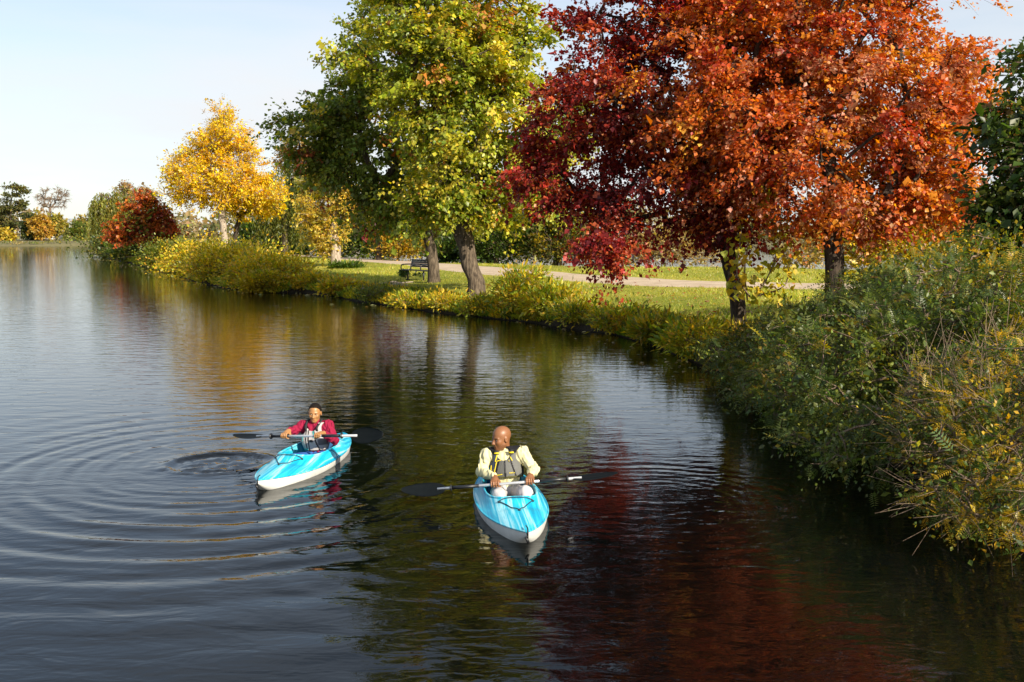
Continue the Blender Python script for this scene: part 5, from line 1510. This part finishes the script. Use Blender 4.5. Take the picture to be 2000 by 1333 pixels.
def strap(P, side, col_mat, name, parent, width=.026, top=.44, yel=None, inset=.08):
    sh = P['shL'] if side > 0 else P['shR']
    nb, up, lf, fw = P['neck'], P['up'], P['lf'], P['fw']
    c = nb * .45 + sh * .55
    front = on_vest(P['vF'], P, [(side * inset, top - .06)], .004)
    f0 = front[0] if front else c + fw * .11 - up * .08
    pts = [f0 - up * .01, f0 + up * .03 + fw * .004, c + fw * .075 + up * .028, c + up * .066, c - fw * .07 + up * .03, c - fw * .10 - up * .08]
    q = catmull(np.array(pts), 7)
    mb = MB(); V = []
    for i, p in enumerate(q): V += [p - lf * width, p - lf * width + up * .01 * 0 + unit(p - c) * .007, p + lf * width + unit(p - c) * .007, p + lf * width]
    Q = []
    for i in range(len(q) - 1):
        for k in range(4): Q.append([i * 4 + k, i * 4 + (k + 1) % 4, (i + 1) * 4 + (k + 1) % 4, (i + 1) * 4 + k])
    mb.add(V, Q); mb.build(name, col_mat, parent)
    if yel is not None:
        yb = MB(); R3 = P['RT']; yb.box(f0 + up * .006 + fw * .006, (.016, width * 2.1, .014), R3); yb.build('strap_band', yel, parent)
PM['vF'] = F
for sg in (-1, 1): strap(PM, sg, M_WEB, 'shoulder_strap', vo, .022, .46, M_YEL, .075)

# ---- the woman
wA, wB = at_y(456, 853, 11.62), at_y(750, 851, 10.72)
pad_w, A_, B_ = make_paddle('black-bladed paddle with a silver shaft held across by the woman', wA, wB, (math.radians(8), math.radians(72)), None, (.22, .46))
iW = mat_local(K_WOM).inverted()
a_, b_ = np.array(iW @ A_), np.array(iW @ B_)
PW = dict(scale=.92, head=loc(K_WOM, 615, 807, 11.56), neck=loc(K_WOM, 616, 829, 11.58), shR=loc(K_WOM, 594, 832, 11.60), shL=loc(K_WOM, 641, 832, 11.54),
          elR=loc(K_WOM, 574, 842, 11.52), elL=loc(K_WOM, 654, 861, 11.42), gR=g(.36), gL=g(.585), inwR=1, inwL=-1, shaft=unit(b_ - a_),
          pelvis=np.array([-.35, .0, .02]), knR=np.array([.10, -.10, .10]), knL=np.array([.10, .12, .10]), anR=np.array([.5, -.08, -.02]), anL=np.array([.5, .08, -.02]),
          R=rot_head(math.radians(10), math.radians(6), math.radians(0)))
PW = make_person('woman in a crimson jacket and pale grey life vest sitting in the farther kayak', PW, K_WOM, 'f', (M_SKIN_M, M_SHIRT_W, M_TROUS_W), (.37, .178, .064))
s_ = PW['scale']; R = PW['R']; hc = PW['head']
Hf = Field(hc - .2, hc + .2, .004)
Hf.ell(hc + s_ * (R @ np.array([-.016, 0, .036])), np.array((.101, .081, .092)) * s_, R, .01)
Hf.ell(hc + s_ * (R @ np.array([-.115, 0, .03])), np.array((.04, .045, .04)) * s_, R, .02)
Hf.cap(hc + s_ * (R @ np.array([-.06, 0, -.03])), hc + s_ * (R @ np.array([-.05, 0, -.09])), .05, .03, .03)
def cut(X, Y, Z):
    d = [X - hc[0], Y - hc[1], Z - hc[2]]; l = [sum(R[i, j] * d[i] for i in range(3)) / s_ for j in range(3)]
    hl = .098 + .0 * l[0]
    return np.maximum((l[0] - .018 + .25 * (np.abs(l[1]) - .04)) - .62 * (l[2] - .022) - .25 * np.abs(l[1]) * 0, -10) * .8 + .0022 * np.sin(l[1] * 420)
Hf.field(cut)
V, Q = Hf.mesh(); mesh_np('hair', V, Q, M_HAIR, PW['root'], None, True)
F = vest_field(PW, .034, .42, .10, .088, .070)
V, Q = F.mesh()
o_ = PW['pelvis']; sy = (V - o_) @ PW['lf']; sz = (V - o_) @ PW['up']; sx = (V - o_) @ PW['fw']
c1, c2, c3 = np.array([.46, .43, .41]), np.array([.13, .13, .14]), np.array([.012, .012, .014])
cl = np.tile(c1, (len(V), 1))
cl[(sy > .07) & (sz > .16) & (sz < .235)] = c2
dg = sy - .05 + (sz - .2) * .25; cl[np.abs(dg) < .009] = c3
cl[np.abs(sy + .045) < .008] = c3; cl[np.abs(sy + .078) < .007] = c3
cl[(sz < .125) & (sy < -.06)] = np.array([.06, .36, .34])
cl[sx < .015] = c2
vo = mesh_np('life_vest', V, Q, M_VESTV, PW['root'], cl, True)
vo['label'] = 'pale grey life vest with dark side panel and black webbing'
PW['vF'] = F
strip(F, PW, [(.02, .33), (.024, .29), (.03, .25)], .006, M_TEAL, 'trim', vo)
strip(F, PW, [(-.11, .27), (-.112, .24), (-.115, .21)], .006, M_TEAL, 'trim', vo)
q = on_vest(F, PW, [(0.0, .215)], .006)
if q:
    pb = MB(); pb.box(q[0], (.02, .035, .028), PW['RT']); pb.build('buckle', M_BLACK, vo)
for sg in (-1, 1): strap(PW, sg, M_WEB, 'shoulder_strap', vo, .013, .40, None, .07)
# ---------------------------------------------------------------- bench by the path
M_IRON = mat_plain('black_painted_metal', (.018, .018, .02), .45, var=.3, scale=30)
bp_ = on_z(812, 541, .80); bz = gz(bp_[0], bp_[1])
br = empty('park_bench', (bp_[0], bp_[1], bz), (0, 0, math.radians(-137))); tag(br, 'black metal park bench facing the water beside the path', 'bench')
# local: x = facing, y = along
W2 = .72
for k in range(6):
    s = MB(); s.box((-.18 + .085 * k, 0, .45 - .004 * abs(k - 2)), (.07, 2 * W2, .025)); s.build('seat_slat', M_IRON, br)
for k in range(4):
    s = MB(); s.box((-.27 - .028 * k, 0, .60 + .085 * k), (.022, 2 * W2, .075), np.array(Matrix.Rotation(math.radians(-15), 3, 'Y'))); s.build('back_slat', M_IRON, br)
for sg in (-1, 1):
    y = sg * (W2 - .03)
    a = MB(); a.tube(catmull([(.24, y, .43), (.27, y, .56), (.22, y, .66), (.05, y, .68), (-.30, y, .68)], 6), .026, 8); a.build('armrest', M_IRON, br, smooth=True)
    a = MB(); a.tube(catmull([(.24, y, .44), (.0, y, .42), (-.2, y, .43), (-.30, y, .60), (-.40, y, .90)], 6), .024, 8); a.build('side_frame', M_IRON, br, smooth=True)
    a = MB(); a.tube([(.0, y * .8, -.05), (.0, y * .8, .43)], .035, 8); a.box((0, y * .8, .02), (.2, .12, .03)); a.build('leg', M_IRON, br)
a = MB(); a.tube(catmull([(.24, 0, .45), (.27, 0, .56), (.22, 0, .66), (.05, 0, .68), (-.30, 0, .68)], 6), .024, 8); a.build('armrest', M_IRON, br, smooth=True)

# bare earth and surface roots between bench and water
rng = np.random.default_rng(140)
c0 = on_z(748, 549, .72)[:2]; ex = on_z(800, 544, .75)[:2] - on_z(705, 556, .66)[:2]; ex /= np.linalg.norm(ex); ey = np.array([-ex[1], ex[0]])
th = np.arange(40) * 2 * math.pi / 40; V = [c0]; 
for r_ in (.35, .7, 1.0):
    for t in th:
        k = r_ * (1 + .18 * math.sin(3 * t + 1) + .12 * math.sin(7 * t))
        V.append(c0 + ex * 1.55 * k * math.cos(t) + ey * 1.1 * k * math.sin(t))
V = np.array(V); Vz = ground(V, True) + np.concatenate([[.03], np.full(40, .03), np.full(40, .028), np.full(40, -.01)])
T = [[0, 1 + k, 1 + (k + 1) % 40] for k in range(40)]
Q = [[1 + r_ * 40 + k, 1 + (r_ + 1) * 40 + k, 1 + (r_ + 1) * 40 + (k + 1) % 40, 1 + r_ * 40 + (k + 1) % 40] for r_ in range(2) for k in range(40)]
be = tag(mesh_np('bare_earth', np.column_stack([V, Vz]), [np.array(Q), np.array(T)], mat_plain('dry_earth', (.26, .19, .13), .95, var=.4, scale=5, bump=.6, bscale=12), smooth=True), 'bare trodden earth between the bench and the water', 'earth', kind='structure')
for i in range(6):
    t0 = rng.uniform(-1.2, -.1); o0 = -.7 + .28 * i
    pts = [c0 + ex * (t0 + u * rng.uniform(1.4, 2.0)) + ey * (o0 + .12 * math.sin(5 * u + i)) for u in np.linspace(0, 1, 7)]
    pts = np.column_stack([pts, ground(np.array(pts), True) + .035 + .02 * np.sin(np.linspace(0, 3, 7))])
    r_ = MB(); r_.tube(catmull(pts, 4), np.linspace(.05, .02, 25), 7); r_.build('root', M_BARK_LT, be, smooth=True)

# ---------------------------------------------------------------- small things on the far shore
M_WHITE = mat_plain('white_paint', (.75, .75, .73), .6)
p = at_y(97, 466, 238); pt = empty('picnic_table', (p[0], 238, FZ0)); tag(pt, 'white picnic table under the yellow tree on the far shore', 'table')
for nm, c, sz in (('tabletop', (0, 0, .95), (2.2, .9, .12)), ('bench_seat', (0, -.8, .5), (2.2, .35, .1)), ('bench_seat', (0, .8, .5), (2.2, .35, .1))):
    b_ = MB(); b_.box(c, sz); b_.build(nm, M_WHITE, pt)
for sx in (-.8, .8):
    b_ = MB(); b_.box((sx, 0, .45), (.1, 1.5, .1)); b_.box((sx, -.3, .45), (.1, .1, .95)); b_.box((sx, .3, .45), (.1, .1, .95)); b_.build('leg_frame', M_WHITE, pt)
p = at_y(163, 450, 262); lp_ = empty('street_lamp', (p[0], 262, FZ0)); tag(lp_, 'grey street lamp with a flat head above the far trees', 'street lamp')
top = at_y(163, 427, 262)[2] - FZ0
b_ = MB(); b_.tube([(0, 0, -.2), (0, 0, top)], .09, 8); b_.build('pole', M_IRON, lp_, smooth=True)
b_ = MB(); b_.box((-.5, 0, top + .1), (1.1, .5, .2)); b_.build('lamp_head', M_WHITE, lp_)
p = at_y(150, 440, 275); bd = empty('shed', (p[0], 275, FZ0)); tag(bd, 'long low pale building glimpsed between the far trees', 'building')
ht = at_y(150, 437, 275)[2] - FZ0
b_ = MB(); b_.box((0, 0, ht / 2), (13, 6, ht)); b_.build('wall', mat_plain('pale_wall', (.55, .55, .56), .8), bd)
V = [(-6.8, -3.4, ht), (6.8, -3.4, ht), (6.8, 3.4, ht), (-6.8, 3.4, ht), (-6.8, 0, ht + 1.3), (6.8, 0, ht + 1.3)]
mesh_np('roof', V, [np.array([[0, 1, 5, 4], [2, 3, 4, 5], [0, 3, 2, 1]]), np.array([[0, 4, 3], [1, 2, 5]])], mat_plain('grey_roof', (.35, .38, .42), .7), bd)
for k in range(4):
    b_ = MB(); b_.box((-4.5 + 3 * k, -3.03, ht * .55), (1.3, .08, ht * .4)); b_.build('window', mat_plain('dark_glass', (.03, .035, .04), .2), bd)
p = at_y(40, 470, 262); pr = empty('utility_pole', (p[0], 262, FZ0)); tag(pr, 'slim white pole beside the tall pine on the far shore', 'pole')
b_ = MB(); b_.tube([(0, 0, -.2), (0, 0, at_y(40, 415, 262)[2] - FZ0)], .1, 8); b_.build('pole', M_WHITE, pr, smooth=True)
b_ = MB(); b_.box((0, 0, at_y(40, 417, 262)[2] - FZ0), (1.6, .12, .12)); b_.build('cross_arm', M_WHITE, pr)
